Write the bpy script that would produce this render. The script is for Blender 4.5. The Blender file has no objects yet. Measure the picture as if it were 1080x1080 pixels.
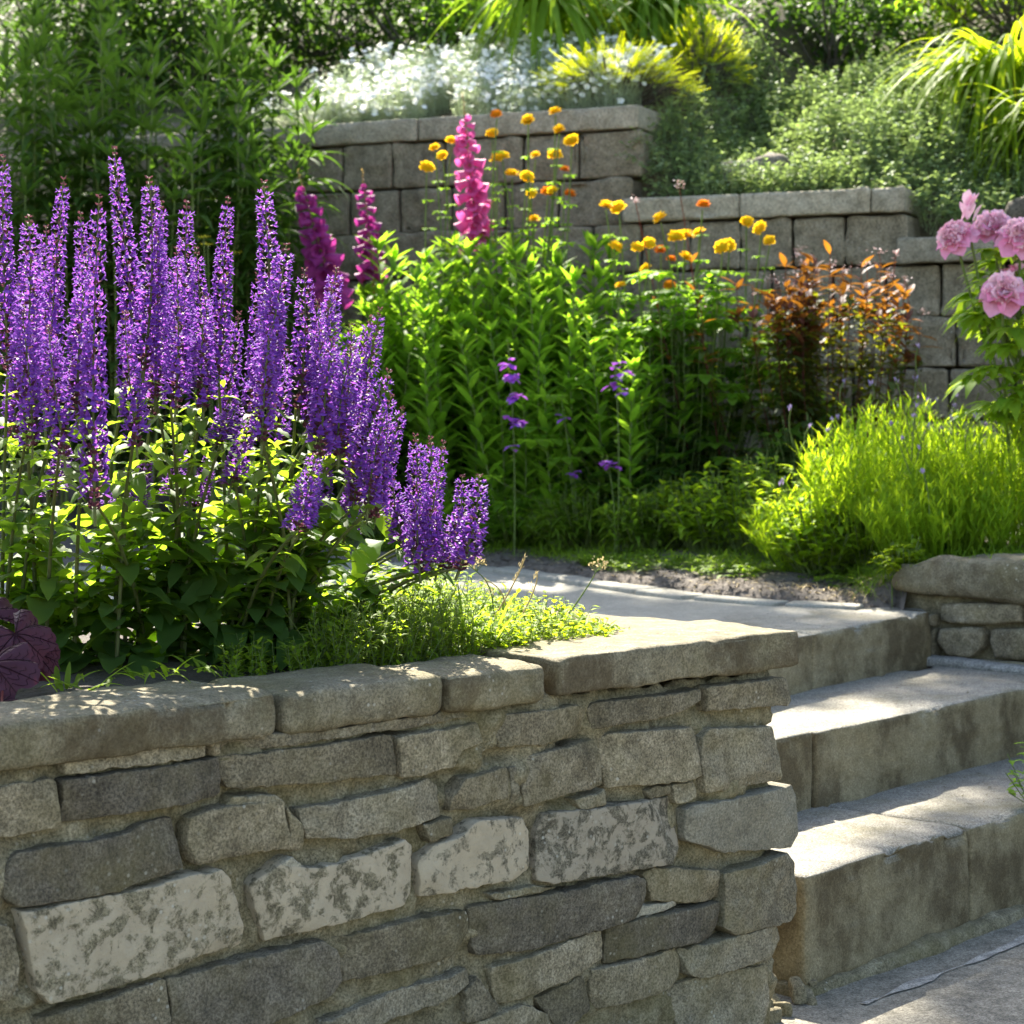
import bpy, bmesh, math, random
import numpy as np
from mathutils import Vector

rng = np.random.default_rng(11)
random.seed(5)
SC = bpy.context.scene
COL = SC.collection

# ------------------------------------------------------------------ camera, light, exposure
F, HY, CZ = 2200.0, 425.0, 1.1            # focal length and horizon row of the photograph (pixels), eye height (m)
cam_d = bpy.data.cameras.new("camera")
cam = bpy.data.objects.new("camera", cam_d)
COL.objects.link(cam)
cam.location = (0, 0, CZ)
cam.rotation_euler = (math.radians(90), 0, 0)
cam_d.sensor_width = 36.0
cam_d.lens = F / 1080.0 * 36.0
cam_d.shift_y = -(540.0 - HY) / 1080.0
cam_d.clip_start, cam_d.clip_end = 0.05, 400.0
cam_d.dof.use_dof = True
cam_d.dof.focus_distance = 3.35
cam_d.dof.aperture_fstop = 10.0
SC.camera = cam

SUN_EL, SUN_AZ = 45.0, -10.0              # azimuth from +Y, positive to the right
world = bpy.data.worlds.new("World")
SC.world = world
world.use_nodes = True
wn = world.node_tree
sky = wn.nodes.new("ShaderNodeTexSky")
sky.sky_type = 'NISHITA'
sky.sun_disc = False
sky.sun_elevation = math.radians(SUN_EL)
sky.sun_rotation = math.radians(SUN_AZ)
sky.air_density, sky.dust_density, sky.ozone_density = 1.0, 1.5, 1.0
bg = wn.nodes["Background"]
bg.inputs[1].default_value = 0.105
tint = wn.nodes.new("ShaderNodeMix"); tint.data_type = 'RGBA'; tint.blend_type = 'MULTIPLY'
tint.inputs[0].default_value = 1.0; tint.inputs[7].default_value = (1.0, 0.96, 0.90, 1)
wn.links.new(sky.outputs[0], tint.inputs[6]); wn.links.new(tint.outputs[2], bg.inputs[0])

sun_d = bpy.data.lights.new("sun", 'SUN')
sun_d.energy = 5.0
sun_d.angle = math.radians(0.5)
sun_d.color = (1.0, 0.93, 0.80)
sun = bpy.data.objects.new("sun", sun_d)
COL.objects.link(sun)
ce, se, ca, sa = math.cos(math.radians(SUN_EL)), math.sin(math.radians(SUN_EL)), math.cos(math.radians(SUN_AZ)), math.sin(math.radians(SUN_AZ))
SUNV = np.array([ce * sa, ce * ca, se])
sun.rotation_euler = Vector((-SUNV[0], -SUNV[1], -SUNV[2])).to_track_quat('-Z', 'Y').to_euler()
sun.location = (-3, 12, 12)

SC.view_settings.view_transform = 'Standard'
SC.view_settings.look = 'None'
SC.view_settings.exposure = 2.4
SC.view_settings.gamma = 1.0
SC.cycles.use_denoising = True
SC.cycles.max_bounces = 8
SC.cycles.diffuse_bounces = 4
SC.cycles.transmission_bounces = 6
SC.cycles.caustics_reflective = False
SC.cycles.caustics_refractive = False

# ------------------------------------------------------------------ helpers
def P(x, y, D):
    return np.array([(x - 540.0) / F * D, D, CZ - (y - HY) / F * D])

def PZ(x, y, z):
    return P(x, y, (CZ - z) * F / (y - HY))

def unit(v):
    v = np.asarray(v, float)
    return v / np.maximum(np.linalg.norm(v, axis=-1, keepdims=True), 1e-9)

def _hash(ix, iy, iz, seed):
    h = (ix * 374761393 + iy * 668265263 + iz * 2147483647 + seed * 1274126177) & 0xFFFFFFFF
    h = ((h ^ (h >> 13)) * 1274126177) & 0xFFFFFFFF
    h = ((h ^ (h >> 16)) * 2246822519) & 0xFFFFFFFF
    return ((h ^ (h >> 15)) & 0xFFFFFF) / float(0xFFFFFF) * 2 - 1

def vnoise(p, seed=0):
    p = np.asarray(p, float)
    i = np.floor(p).astype(np.int64)
    f = p - i
    f = f * f * (3 - 2 * f)
    out = 0
    for dx in (0, 1):
        for dy in (0, 1):
            for dz in (0, 1):
                w = (f[..., 0] if dx else 1 - f[..., 0]) * (f[..., 1] if dy else 1 - f[..., 1]) * (f[..., 2] if dz else 1 - f[..., 2])
                out = out + w * _hash(i[..., 0] + dx, i[..., 1] + dy, i[..., 2] + dz, seed)
    return out

def fbm(p, octv=4, seed=0, gain=0.5):
    a, s, t = 1.0, 0.0, 0.0
    p = np.asarray(p, float)
    for o in range(octv):
        s = s + a * vnoise(p * (2.03 ** o), seed + o * 17)
        t += a
        a *= gain
    return s / t

class MB:
    """collects vertices and faces (with a material slot per batch) for ONE mesh object"""
    def __init__(self):
        self.v, self.f, self.m, self.n = [], [], [], 0
    def add(self, V, Fc, mat=0):
        V = np.asarray(V, float).reshape(-1, 3)
        Fc = np.asarray(Fc, int)
        self.v.append(V)
        self.f.append(Fc + self.n)
        self.m.append(mat)
        self.n += len(V)
    def build(self, name, mats, parent=None, smooth=True, weld=0.0, origin=None):
        V = np.concatenate(self.v)
        if origin is not None:
            V = V - np.asarray(origin)
        lv = np.concatenate([f.ravel() for f in self.f])
        sizes = np.concatenate([np.full(len(f), f.shape[1]) for f in self.f])
        mi = np.concatenate([np.full(len(f), m) for f, m in zip(self.f, self.m)])
        me = bpy.data.meshes.new(name)
        me.vertices.add(len(V)); me.vertices.foreach_set("co", V.ravel().astype(np.float32))
        me.loops.add(len(lv)); me.loops.foreach_set("vertex_index", lv.astype(np.int32))
        me.polygons.add(len(sizes))
        st = np.concatenate([[0], np.cumsum(sizes)[:-1]])
        me.polygons.foreach_set("loop_start", st.astype(np.int32))
        me.polygons.foreach_set("material_index", mi.astype(np.int32))
        me.polygons.foreach_set("use_smooth", np.full(len(sizes), smooth))
        me.update(calc_edges=True)
        if weld > 0:
            bm = bmesh.new(); bm.from_mesh(me)
            bmesh.ops.remove_doubles(bm, verts=bm.verts, dist=weld)
            bmesh.ops.dissolve_degenerate(bm, dist=1e-6, edges=bm.edges)
            bm.to_mesh(me); bm.free()
        me.validate()
        for mt in (mats if isinstance(mats, (list, tuple)) else [mats]):
            me.materials.append(mt)
        o = bpy.data.objects.new(name, me)
        COL.objects.link(o)
        if parent is not None:
            o.parent = parent
        return o

def thing(name, label, cat, loc=(0, 0, 0), group=None, rotz=0.0):
    o = bpy.data.objects.new(name, None)
    COL.objects.link(o)
    o.empty_display_size = 0.1
    o.location = [float(c) for c in loc]
    o.rotation_euler = (0, 0, rotz)
    tag(o, label, cat, group)
    return o

def tag(o, label=None, cat=None, group=None, kind=None):
    if label: o["label"] = label
    if cat: o["category"] = cat
    if group: o["group"] = group
    if kind: o["kind"] = kind
    return o

def dup(root, loc, rotz=0.0, sc=1.0, label=None, tilt=(0, 0)):
    r = root.copy(); COL.objects.link(r)
    r.location = [float(c) for c in loc]; r.rotation_euler = (tilt[0], tilt[1], rotz)
    r.scale = (sc, sc, sc) if np.isscalar(sc) else sc
    if label: r["label"] = label
    for ch in list(root.children):
        c = ch.copy(); COL.objects.link(c); c.parent = r
        for g in list(ch.children):
            d = g.copy(); COL.objects.link(d); d.parent = c
    return r

# ---- leaf, stem and stone geometry
def lance(s): return np.maximum(np.sin(np.pi * np.clip(s, 0, 1) ** 0.75) ** 1.0, 0.03)
def ovate(s): return np.maximum(np.sin(np.pi * np.clip(s, 0, 1) ** 0.6) ** 0.8, 0.03)
def obov(s): return np.maximum(np.sin(np.pi * np.clip(s, 0, 1) ** 1.5) ** 0.7, 0.06)
def strap(s): return np.maximum((1 - s ** 3) * (0.55 + 0.45 * np.minimum(s * 6, 1)), 0.03)
def toothed(s): return np.maximum(np.sin(np.pi * np.clip(s, 0, 1) ** 0.72) ** 0.58, 0.03) * (0.93 + 0.07 * np.cos(s * 40))

def leaves(mb, base, d, n, L, W, droop=0.3, prof=lance, fold=0.25, segs=5, mat=0, wave=0.0, sag=(0, 0, -1)):
    base = np.asarray(base, float).reshape(-1, 3); N = len(base)
    d = unit(np.broadcast_to(d, (N, 3))); n = np.broadcast_to(n, (N, 3))
    side = unit(np.cross(d, n) + 1e-6)
    nn = np.cross(side, d)
    L = np.broadcast_to(L, (N,)).astype(float); W = np.broadcast_to(W, (N,)).astype(float); droop = np.broadcast_to(droop, (N,)).astype(float)
    s = np.linspace(0, 1, segs + 1)
    w = prof(s)
    c = base[:, None] + L[:, None, None] * (d[:, None] * (s * (1 - 0.12 * np.minimum(droop, 1.5)[:, None] * s))[..., None] + np.asarray(sag, float) * (droop[:, None] * s ** 2)[..., None])
    hw = 0.5 * W[:, None] * w
    ph = rng.uniform(0, 6.28, (N, 1))
    wv = wave * W[:, None] * np.sin(s * 14 + ph)
    left = c - side[:, None] * hw[..., None] + nn[:, None] * (fold * hw + wv * np.minimum(w, 1))[..., None]
    right = c + side[:, None] * hw[..., None] + nn[:, None] * (fold * hw - wv * np.minimum(w, 1))[..., None]
    V = np.stack([left, c, right], 2)
    k = np.arange(N)[:, None, None] * (segs + 1) * 3 + np.arange(segs)[None, :, None] * 3 + np.arange(2)[None, None, :]
    Fc = np.stack([k, k + 1, k + 4, k + 3], -1).reshape(-1, 4)
    mb.add(V, Fc, mat)

def tubes(mb, paths, rad, sides=5, mat=0):
    paths = np.asarray(paths, float)
    if paths.ndim == 2: paths = paths[None]
    N, K, _ = paths.shape
    rad = np.broadcast_to(rad, (N, K))
    t = unit(np.gradient(paths, axis=1))
    a = unit(np.cross(t, np.array([0.31, 0.93, 0.17])))
    b = np.cross(t, a)
    th = np.arange(sides) * 2 * np.pi / sides
    V = paths[:, :, None] + rad[..., None, None] * (a[:, :, None] * np.cos(th)[:, None] + b[:, :, None] * np.sin(th)[:, None])
    i = np.arange(N)[:, None, None] * K * sides + np.arange(K - 1)[None, :, None] * sides
    j = np.arange(sides)[None, None, :]; j2 = (j + 1) % sides
    Fc = np.stack([i + j, i + j2, i + sides + j2, i + sides + j], -1).reshape(-1, 4)
    mb.add(V, Fc, mat)

def arc(p0, p1, K=8, bend=(0, 0, 0)):
    p0 = np.atleast_2d(p0); p1 = np.atleast_2d(p1)
    s = np.linspace(0, 1, K)[None, :, None]
    bend = np.atleast_2d(bend)
    return p0[:, None] * (1 - s) + p1[:, None] * s + bend[:, None] * (4 * s * (1 - s))

def rand_dirs(N, zmin=-0.2, zmax=1.0):
    z = rng.uniform(zmin, zmax, N); a = rng.uniform(0, 2 * np.pi, N); r = np.sqrt(1 - np.clip(z, -1, 1) ** 2)
    return np.stack([r * np.cos(a), r * np.sin(a), z], -1)

def hdirs(N, z=0.3, zj=0.2, a=None):
    a = rng.uniform(0, 2 * np.pi, N) if a is None else a
    zz = z + rng.uniform(-zj, zj, N)
    return unit(np.stack([np.cos(a), np.sin(a), zz], -1))

def rbox(mb, c, ax, ay, az, size, r=0.01, res=0.02, amp=0.004, freq=14.0, seed=0, mat=0, extra=None):
    """box with rounded, worn edges and an uneven surface"""
    c = np.asarray(c, float); A = np.stack([unit(ax), unit(ay), unit(az)])
    h = np.asarray(size, float) / 2
    r = min(r, h.min() * 0.95)
    def coords(hh):
        n = max(2, int(2 * (hh - r) / res) + 1)
        return np.concatenate([[-hh, -hh + 0.3 * r], np.linspace(-hh + r, hh - r, n), [hh - 0.3 * r, hh]])
    for k in range(3):
        u, v = (k + 1) % 3, (k + 2) % 3
        U, Vv = np.meshgrid(coords(h[u]), coords(h[v]), indexing='ij')
        for sg in (-1, 1):
            p = np.zeros(U.shape + (3,))
            p[..., u], p[..., v], p[..., k] = U, Vv, sg * h[k]
            q = np.clip(p, -(h - r), h - r)
            nrm = unit(p - q)
            p = q + nrm * r
            wpos = c + p @ A
            dsp = amp * fbm(wpos * freq, 4, seed) + amp * 1.2 * vnoise(wpos * freq * 0.3, seed + 5)
            if extra is not None: dsp = dsp + extra(p, nrm, wpos)
            wpos = wpos + (nrm @ A) * dsp[..., None]
            a, b = U.shape
            i = (np.arange(a - 1)[:, None] * b + np.arange(b - 1)[None]).ravel()
            Fc = np.stack([i, i + b, i + b + 1, i + 1], -1)
            if sg < 0: Fc = Fc[:, ::-1]
            mb.add(wpos, Fc, mat)

def stone_poly(mb, poly, frame, front=0.012, back=-0.06, bev=0.006, amp=0.004, seed=0, step=0.007):
    """one stone from its outline in wall coordinates (s along the wall, z up), with real depth"""
    O, a, o = frame
    poly = np.asarray(poly, float)
    if ((poly[:, 0] * np.roll(poly[:, 1], -1) - np.roll(poly[:, 0], -1) * poly[:, 1]).sum()) < 0: poly = poly[::-1]
    p = poly; q = np.roll(poly, -1, 0)
    ch = np.empty((2 * len(p), 2))
    cut = np.minimum(0.08, 0.002 / np.maximum(np.linalg.norm(q - p, axis=1), 1e-6))[:, None]
    ch[0::2] = p * (1 - cut) + q * cut; ch[1::2] = p * cut + q * (1 - cut)
    pts = []
    for A_, B_ in zip(ch, np.roll(ch, -1, 0)):
        m = max(1, int(np.linalg.norm(B_ - A_) / step))
        pts.append(A_ + (B_ - A_) * (np.arange(m) / m)[:, None])
    pts = np.concatenate(pts)
    nz = np.stack([pts[:, 0], pts[:, 1], np.full(len(pts), seed * 3.1)], -1)
    pts = pts + 0.0032 * np.stack([fbm(nz * 90, 3, seed), fbm(nz * 90, 3, seed + 50)], -1) + 0.0013 * np.stack([vnoise(nz * 20, seed + 7), vnoise(nz * 20, seed + 57)], -1)
    c = pts.mean(0); cc = np.cov((pts - c).T); ev, evec = np.linalg.eigh(cc)
    ax = evec[:, 1]; t = (pts - c) @ ax; w = np.abs((pts - c) @ evec[:, 0]).max()
    half = max(0.0, np.abs(t).max() - w)
    q = c + np.clip(t * 0.8, -half, half)[:, None] * ax
    dist = np.maximum(np.linalg.norm(q - pts, axis=1), 1e-5)
    rings, deps = [pts, pts], [back, front - bev]
    for f_, d_ in ((0.15, 0.55), (0.5, 0.2), (1.0, 0.04)):
        rings.append(pts + (q - pts) * np.minimum(bev * f_ / dist, 0.5)[:, None]); deps.append(front - bev * d_)
    basek = np.minimum(bev / dist, 0.5)
    nin = max(4, int(w / 0.008))
    for f_ in np.linspace(0, 1, nin + 1)[1:]:
        k = basek + (1 - basek) * f_
        rings.append(pts + (q - pts) * k[:, None]); deps.append(front)
    V = []
    fr_ = np.random.default_rng(seed + 1000)
    ext = max(half + w, .02)
    tilt = (fr_.uniform(-.03, .03), fr_.uniform(-.05, .05))
    fac = []
    for _ in range(5):
        an = fr_.uniform(0, 6.28); sl = fr_.uniform(.12, .45)
        rad = (abs(math.cos(an)) * ext + abs(math.sin(an)) * w) * fr_.uniform(.45, .85)
        fac.append((-sl * math.cos(an), -sl * math.sin(an), sl * rad))
    for j, (rg, dp) in enumerate(zip(rings, deps)):
        n3 = np.stack([rg[:, 0], rg[:, 1], np.full(len(rg), seed * 7.7)], -1)
        if j > 0:
            loc = rg - c
            pl = np.full(len(rg), dp)
            for (tx, tz, o0) in fac: pl = np.minimum(pl, dp + o0 + tx * loc[:, 0] + tz * loc[:, 1])
            dp_ = pl + tilt[0] * loc[:, 0] + tilt[1] * loc[:, 1]
        else: dp_ = dp
        dd = dp_ + (0 if j == 0 else 1) * (amp * 1.3 * fbm(n3 * 22, 4, seed + 9, 0.55) + amp * 0.8 * vnoise(n3 * 9, seed + 3))
        V.append(np.column_stack([O[0] + a[0] * rg[:, 0] + o[0] * dd, O[1] + a[1] * rg[:, 0] + o[1] * dd, rg[:, 1]]))
    n = len(pts); R = len(rings)
    i = np.arange(R - 1)[:, None] * n; j = np.arange(n)[None]; j2 = (j + 1) % n
    Fc = np.stack([i + j, i + j2, i + n + j2, i + n + j], -1).reshape(-1, 4)
    mb.add(np.concatenate(V), Fc)

# ------------------------------------------------------------------ materials
def new_mat(name):
    m = bpy.data.materials.new(name); m.use_nodes = True
    nt = m.node_tree
    return m, nt, nt.nodes["Principled BSDF"], nt.nodes["Material Output"]

def N_(nt, typ, **kw):
    n = nt.nodes.new(typ)
    for k, v in kw.items(): setattr(n, k, v)
    return n

def ramp(nt, fac, stops, interp='LINEAR'):
    r = N_(nt, "ShaderNodeValToRGB"); r.color_ramp.interpolation = interp
    el = r.color_ramp.elements
    while len(el) < len(stops): el.new(0.5)
    for e, (p, c) in zip(el, stops):
        e.position = p; e.color = (*c, 1) if len(c) == 3 else c
    nt.links.new(fac, r.inputs[0])
    return r.outputs[0]

def mixc(nt, fac, a, b, mode='MIX'):
    n = N_(nt, "ShaderNodeMix", data_type='RGBA', blend_type=mode)
    for s, v in ((n.inputs[0], fac), (n.inputs[6], a), (n.inputs[7], b)):
        if hasattr(v, "links") or hasattr(v, "is_linked"): nt.links.new(v, s)
        elif isinstance(v, (int, float)): s.default_value = v
        else: s.default_value = (*v, 1)
    return n.outputs[2]

def noise(nt, vec, scale, detail=6, rough=0.6, dist=0.0):
    n = N_(nt, "ShaderNodeTexNoise"); n.inputs["Scale"].default_value = scale
    n.inputs["Detail"].default_value = detail; n.inputs["Roughness"].default_value = rough; n.inputs["Distortion"].default_value = dist
    nt.links.new(vec, n.inputs["Vector"])
    return n.outputs[0]

def leaf_mat(name, a, b, tr, tfac=0.45, rough=0.55, spec=0.07, veins=0.0):
    m, nt, bs, out = new_mat(name)
    g = N_(nt, "ShaderNodeNewGeometry")
    tc = N_(nt, "ShaderNodeTexCoord")
    col = ramp(nt, g.outputs["Random Per Island"], [(0.0, a), (0.6, tuple((x + y) / 2 for x, y in zip(a, b))), (1.0, b)])
    nz = noise(nt, tc.outputs["Object"], 30, 3)
    col = mixc(nt, 0.35, col, ramp(nt, nz, [(0.3, tuple(0.55 * x for x in a)), (0.7, tuple(min(1, 1.25 * x) for x in b))]))
    nt.links.new(col, bs.inputs["Base Color"])
    bs.inputs["Roughness"].default_value = rough
    bs.inputs["Specular IOR Level"].default_value = spec
    t = N_(nt, "ShaderNodeBsdfTranslucent")
    tcol = mixc(nt, g.outputs["Random Per Island"], tr, tuple(0.7 * x for x in tr))
    nt.links.new(tcol, t.inputs[0])
    mx = N_(nt, "ShaderNodeMixShader"); mx.inputs[0].default_value = tfac
    nt.links.new(bs.outputs[0], mx.inputs[1]); nt.links.new(t.outputs[0], mx.inputs[2])
    nt.links.new(mx.outputs[0], out.inputs[0])
    return m

def petal_mat(name, a, b, tr, tfac=0.35, rough=0.55):
    return leaf_mat(name, a, b, tr, tfac, rough, 0.1)

def stone_mat(name, dark, mid, light, mott=0.0, pale=(0.5, 0.46, 0.38), moss=0.0, grain=1.0, stain=0.0, scale=1.0, vary=1.0, dirt=0.0):
    m, nt, bs, out = new_mat(name)
    tc = N_(nt, "ShaderNodeTexCoord"); oi = N_(nt, "ShaderNodeObjectInfo")
    sc = N_(nt, "ShaderNodeVectorMath", operation='SCALE'); sc.inputs[0].default_value = (13.0, 7.0, 5.0)
    nt.links.new(oi.outputs["Random"], sc.inputs["Scale"])
    ad = N_(nt, "ShaderNodeVectorMath", operation='ADD')
    nt.links.new(tc.outputs["Object"], ad.inputs[0]); nt.links.new(sc.outputs[0], ad.inputs[1])
    v = ad.outputs[0]
    big = noise(nt, v, 7 * scale, 6, 0.62, 0.4)
    fine = noise(nt, v, 240 * scale, 4, 0.75)
    mid_n = noise(nt, v, 32 * scale, 5, 0.65)
    col = ramp(nt, big, [(0.28, dark), (0.5, mid), (0.74, light)])
    col = mixc(nt, 0.55 * grain, col, ramp(nt, mid_n, [(0.3, tuple(0.45 * x for x in dark)), (0.5, mid), (0.7, tuple(min(1, 1.25 * x) for x in light))]))
    col = mixc(nt, min(1.0, 0.62 * grain), col, ramp(nt, fine, [(0.38, (0.10, 0.10, 0.10)), (0.5, (0.5, 0.5, 0.5)), (0.62, (0.95, 0.95, 0.95))]), 'OVERLAY')
    # each stone has its own tone
    hs = N_(nt, "ShaderNodeHueSaturation")
    mr = N_(nt, "ShaderNodeMapRange"); mr.inputs[3].default_value = 1 - 0.30 * vary; mr.inputs[4].default_value = 1 + 0.30 * vary
    nt.links.new(oi.outputs["Random"], mr.inputs[0]); nt.links.new(mr.outputs[0], hs.inputs["Value"])
    nt.links.new(col, hs.inputs["Color"]); col = hs.outputs[0]
    if mott > 0:
        mn = noise(nt, v, 40, 9, 0.68, 0.35)
        msk = ramp(nt, mn, [(0.5 - 0.06 * mott - 0.045, (0, 0, 0)), (0.5 - 0.06 * mott + 0.035, (1, 1, 1))])
        wp = mixc(nt, 0.35, pale, ramp(nt, mid_n, [(0.35, tuple(0.6 * x for x in pale)), (0.65, tuple(min(1, 1.15 * x) for x in pale))]))
        col = mixc(nt, msk, col, wp)
    # lichen specks
    vo = N_(nt, "ShaderNodeTexVoronoi"); vo.inputs["Scale"].default_value = 75; nt.links.new(v, vo.inputs["Vector"])
    lk = ramp(nt, vo.outputs["Distance"], [(0.12, (1, 1, 1)), (0.24, (0, 0, 0))])
    lm = ramp(nt, noise(nt, v, 9, 3), [(0.52, (0, 0, 0)), (0.66, (0.8, 0.8, 0.8))])
    lf = mixc(nt, 1.0, lk, lm, 'MULTIPLY')
    col = mixc(nt, lf, col, (0.42, 0.40, 0.33))
    if moss > 0:
        mm = ramp(nt, noise(nt, v, 5, 6, 0.7), [(0.5 - 0.2 * moss, (0, 0, 0)), (0.85, (0.75, 0.75, 0.75))])
        col = mixc(nt, mm, col, (0.13, 0.11, 0.04))
    if stain > 0:
        mp = N_(nt, "ShaderNodeMapping"); mp.inputs["Scale"].default_value = (4.2, 4.2, 3.2); nt.links.new(v, mp.inputs[0])
        sn = ramp(nt, noise(nt, mp.outputs[0], 1.6, 6, 0.65), [(0.47 - 0.02 * stain, (0, 0, 0)), (0.60, (0.7, 0.7, 0.7))])
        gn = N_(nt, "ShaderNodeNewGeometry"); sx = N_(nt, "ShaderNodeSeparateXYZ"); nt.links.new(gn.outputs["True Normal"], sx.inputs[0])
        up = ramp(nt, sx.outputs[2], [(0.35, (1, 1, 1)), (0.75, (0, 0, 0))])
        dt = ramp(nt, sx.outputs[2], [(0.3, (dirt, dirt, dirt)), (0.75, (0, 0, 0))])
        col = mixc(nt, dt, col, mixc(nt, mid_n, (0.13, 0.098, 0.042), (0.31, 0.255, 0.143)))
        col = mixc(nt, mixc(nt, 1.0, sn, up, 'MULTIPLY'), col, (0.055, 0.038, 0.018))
        if dirt > 0: col = mixc(nt, 0.45, col, ramp(nt, fine, [(0.36, (0.16, 0.16, 0.16)), (0.5, (0.5, 0.5, 0.5)), (0.64, (0.86, 0.86, 0.86))]), 'OVERLAY')
    nt.links.new(col, bs.inputs["Base Color"])
    bs.inputs["Roughness"].default_value = 0.9
    bs.inputs["Specular IOR Level"].default_value = 0.2
    b1 = N_(nt, "ShaderNodeBump"); b1.inputs["Strength"].default_value = 1.0; b1.inputs["Distance"].default_value = 0.0035
    hmix = mixc(nt, 0.45, ramp(nt, mid_n, [(0, (0, 0, 0)), (1, (1, 1, 1))]), ramp(nt, fine, [(0.2, (0, 0, 0)), (0.8, (1, 1, 1))]))
    nt.links.new(hmix, b1.inputs["Height"])
    nt.links.new(b1.outputs[0], bs.inputs["Normal"])
    return m

def soil_mat(name, a, b, scale=1.0):
    m, nt, bs, out = new_mat(name)
    tc = N_(nt, "ShaderNodeTexCoord"); v = tc.outputs["Object"]
    n1 = noise(nt, v, 9 * scale, 8, 0.7); n2 = noise(nt, v, 70 * scale, 5, 0.7)
    col = mixc(nt, 0.5, ramp(nt, n1, [(0.3, a), (0.7, b)]), ramp(nt, n2, [(0.35, tuple(0.4 * x for x in a)), (0.68, tuple(1.3 * x for x in b))]))
    nt.links.new(col, bs.inputs["Base Color"]); bs.inputs["Roughness"].default_value = 0.95
    bp = N_(nt, "ShaderNodeBump"); bp.inputs["Strength"].default_value = 0.9; bp.inputs["Distance"].default_value = 0.015
    nt.links.new(n2, bp.inputs["Height"]); nt.links.new(bp.outputs[0], bs.inputs["Normal"])
    return m

M = {}
M['stone'] = stone_mat("field_stone", (0.098, 0.080, 0.049), (0.159, 0.134, 0.086), (0.236, 0.203, 0.140), moss=0.3)
M['stone_pale'] = stone_mat("pale_mottled_stone", (0.095, 0.079, 0.049), (0.134, 0.116, 0.073), (0.179, 0.155, 0.104), mott=0.25, pale=(0.375, 0.318, 0.222))
M['stone_pale_b'] = stone_mat("grey_mottled_stone", (0.10, 0.088, 0.06), (0.15, 0.132, 0.092), (0.2, 0.178, 0.125), mott=0.08, pale=(0.30, 0.258, 0.188), scale=1.35)
M['stone_pale_c'] = stone_mat("tan_mottled_stone", (0.12, 0.102, 0.068), (0.17, 0.147, 0.10), (0.22, 0.192, 0.13), mott=0.75, pale=(0.36, 0.305, 0.212), scale=0.8)
M['stone_mid'] = stone_mat("tan_rough_stone", (0.126, 0.107, 0.069), (0.179, 0.155, 0.106), (0.230, 0.205, 0.144), moss=0.3)
M['stone_light'] = stone_mat("light_grey_stone", (0.195, 0.176, 0.124), (0.247, 0.224, 0.164), (0.299, 0.273, 0.201), grain=0.7)
M['stone_dark'] = stone_mat("slate_grey_stone", (0.068, 0.059, 0.040), (0.106, 0.091, 0.066), (0.152, 0.133, 0.098), moss=0.25)
M['mortar'] = stone_mat("lime_mortar", (0.107, 0.090, 0.052), (0.168, 0.145, 0.090), (0.245, 0.214, 0.143), moss=0.5, grain=1.0, vary=0)
M['coping'] = stone_mat("coping_stone", (0.093, 0.078, 0.049), (0.156, 0.135, 0.087), (0.235, 0.207, 0.145), moss=0.35, stain=0.2, vary=0.4, grain=0.8)
M['step'] = stone_mat("step_stone", (0.165, 0.153, 0.123), (0.209, 0.196, 0.160), (0.246, 0.232, 0.192), moss=0.05, stain=1.1, grain=0.6, vary=0.25, dirt=0.82)
M['block'] = stone_mat("concrete_block", (0.128, 0.104, 0.066), (0.197, 0.166, 0.111), (0.276, 0.234, 0.166), grain=0.9, scale=0.6)
M['cap'] = stone_mat("cap_block", (0.197, 0.169, 0.115), (0.274, 0.240, 0.171), (0.352, 0.309, 0.231), grain=0.8, scale=0.6)
M['boulder'] = stone_mat("boulder_stone", (0.068, 0.055, 0.043), (0.119, 0.102, 0.076), (0.187, 0.153, 0.119), scale=0.5)
M['path'] = stone_mat("path_stone", (0.222, 0.207, 0.168), (0.270, 0.254, 0.209), (0.310, 0.292, 0.242), grain=0.5, vary=0.3)
M['pavement'] = stone_mat("rough_concrete", (0.107, 0.098, 0.077), (0.152, 0.140, 0.110), (0.196, 0.180, 0.143), grain=1.0)
M['joint'] = stone_mat("pale_mortar", (0.20, 0.19, 0.165), (0.27, 0.26, 0.23), (0.34, 0.325, 0.29))
M['soil'] = soil_mat("dark_soil", (0.035, 0.026, 0.018), (0.075, 0.058, 0.042))
M['bed'] = soil_mat("grey_soil", (0.07, 0.056, 0.043), (0.15, 0.125, 0.10))
M['hill'] = soil_mat("leaf_litter_slope", (0.045, 0.036, 0.018), (0.12, 0.10, 0.05), 0.5)

M['salvia_leaf'] = leaf_mat("salvia_leaf", (0.040, 0.085, 0.022), (0.068, 0.122, 0.030), (0.42, 0.64, 0.03), 0.52, 0.55, 0.12)
M['salvia_stem'] = leaf_mat("salvia_stem", (0.09, 0.12, 0.04), (0.14, 0.15, 0.06), (0.30, 0.34, 0.06), 0.25)
M['salvia_fl'] = petal_mat("salvia_petal", (0.126, 0.032, 0.297), (0.261, 0.095, 0.468), (0.342, 0.095, 0.558), 0.40)
M['salvia_cal'] = petal_mat("salvia_calyx", (0.07, 0.022, 0.055), (0.17, 0.07, 0.09), (0.24, 0.09, 0.11), 0.25)
M['weed'] = leaf_mat("weed_leaf", (0.086, 0.155, 0.016), (0.146, 0.215, 0.024), (0.46, 0.64, 0.03), 0.48)
M['lance'] = leaf_mat("lance_leaf", (0.090, 0.181, 0.019), (0.142, 0.241, 0.027), (0.42, 0.72, 0.035), 0.52)
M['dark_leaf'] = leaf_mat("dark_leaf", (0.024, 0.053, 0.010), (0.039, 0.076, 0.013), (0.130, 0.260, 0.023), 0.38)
M['whorl'] = leaf_mat("whorl_leaf", (0.029, 0.063, 0.012), (0.051, 0.090, 0.018), (0.134, 0.269, 0.022), 0.4)
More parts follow.
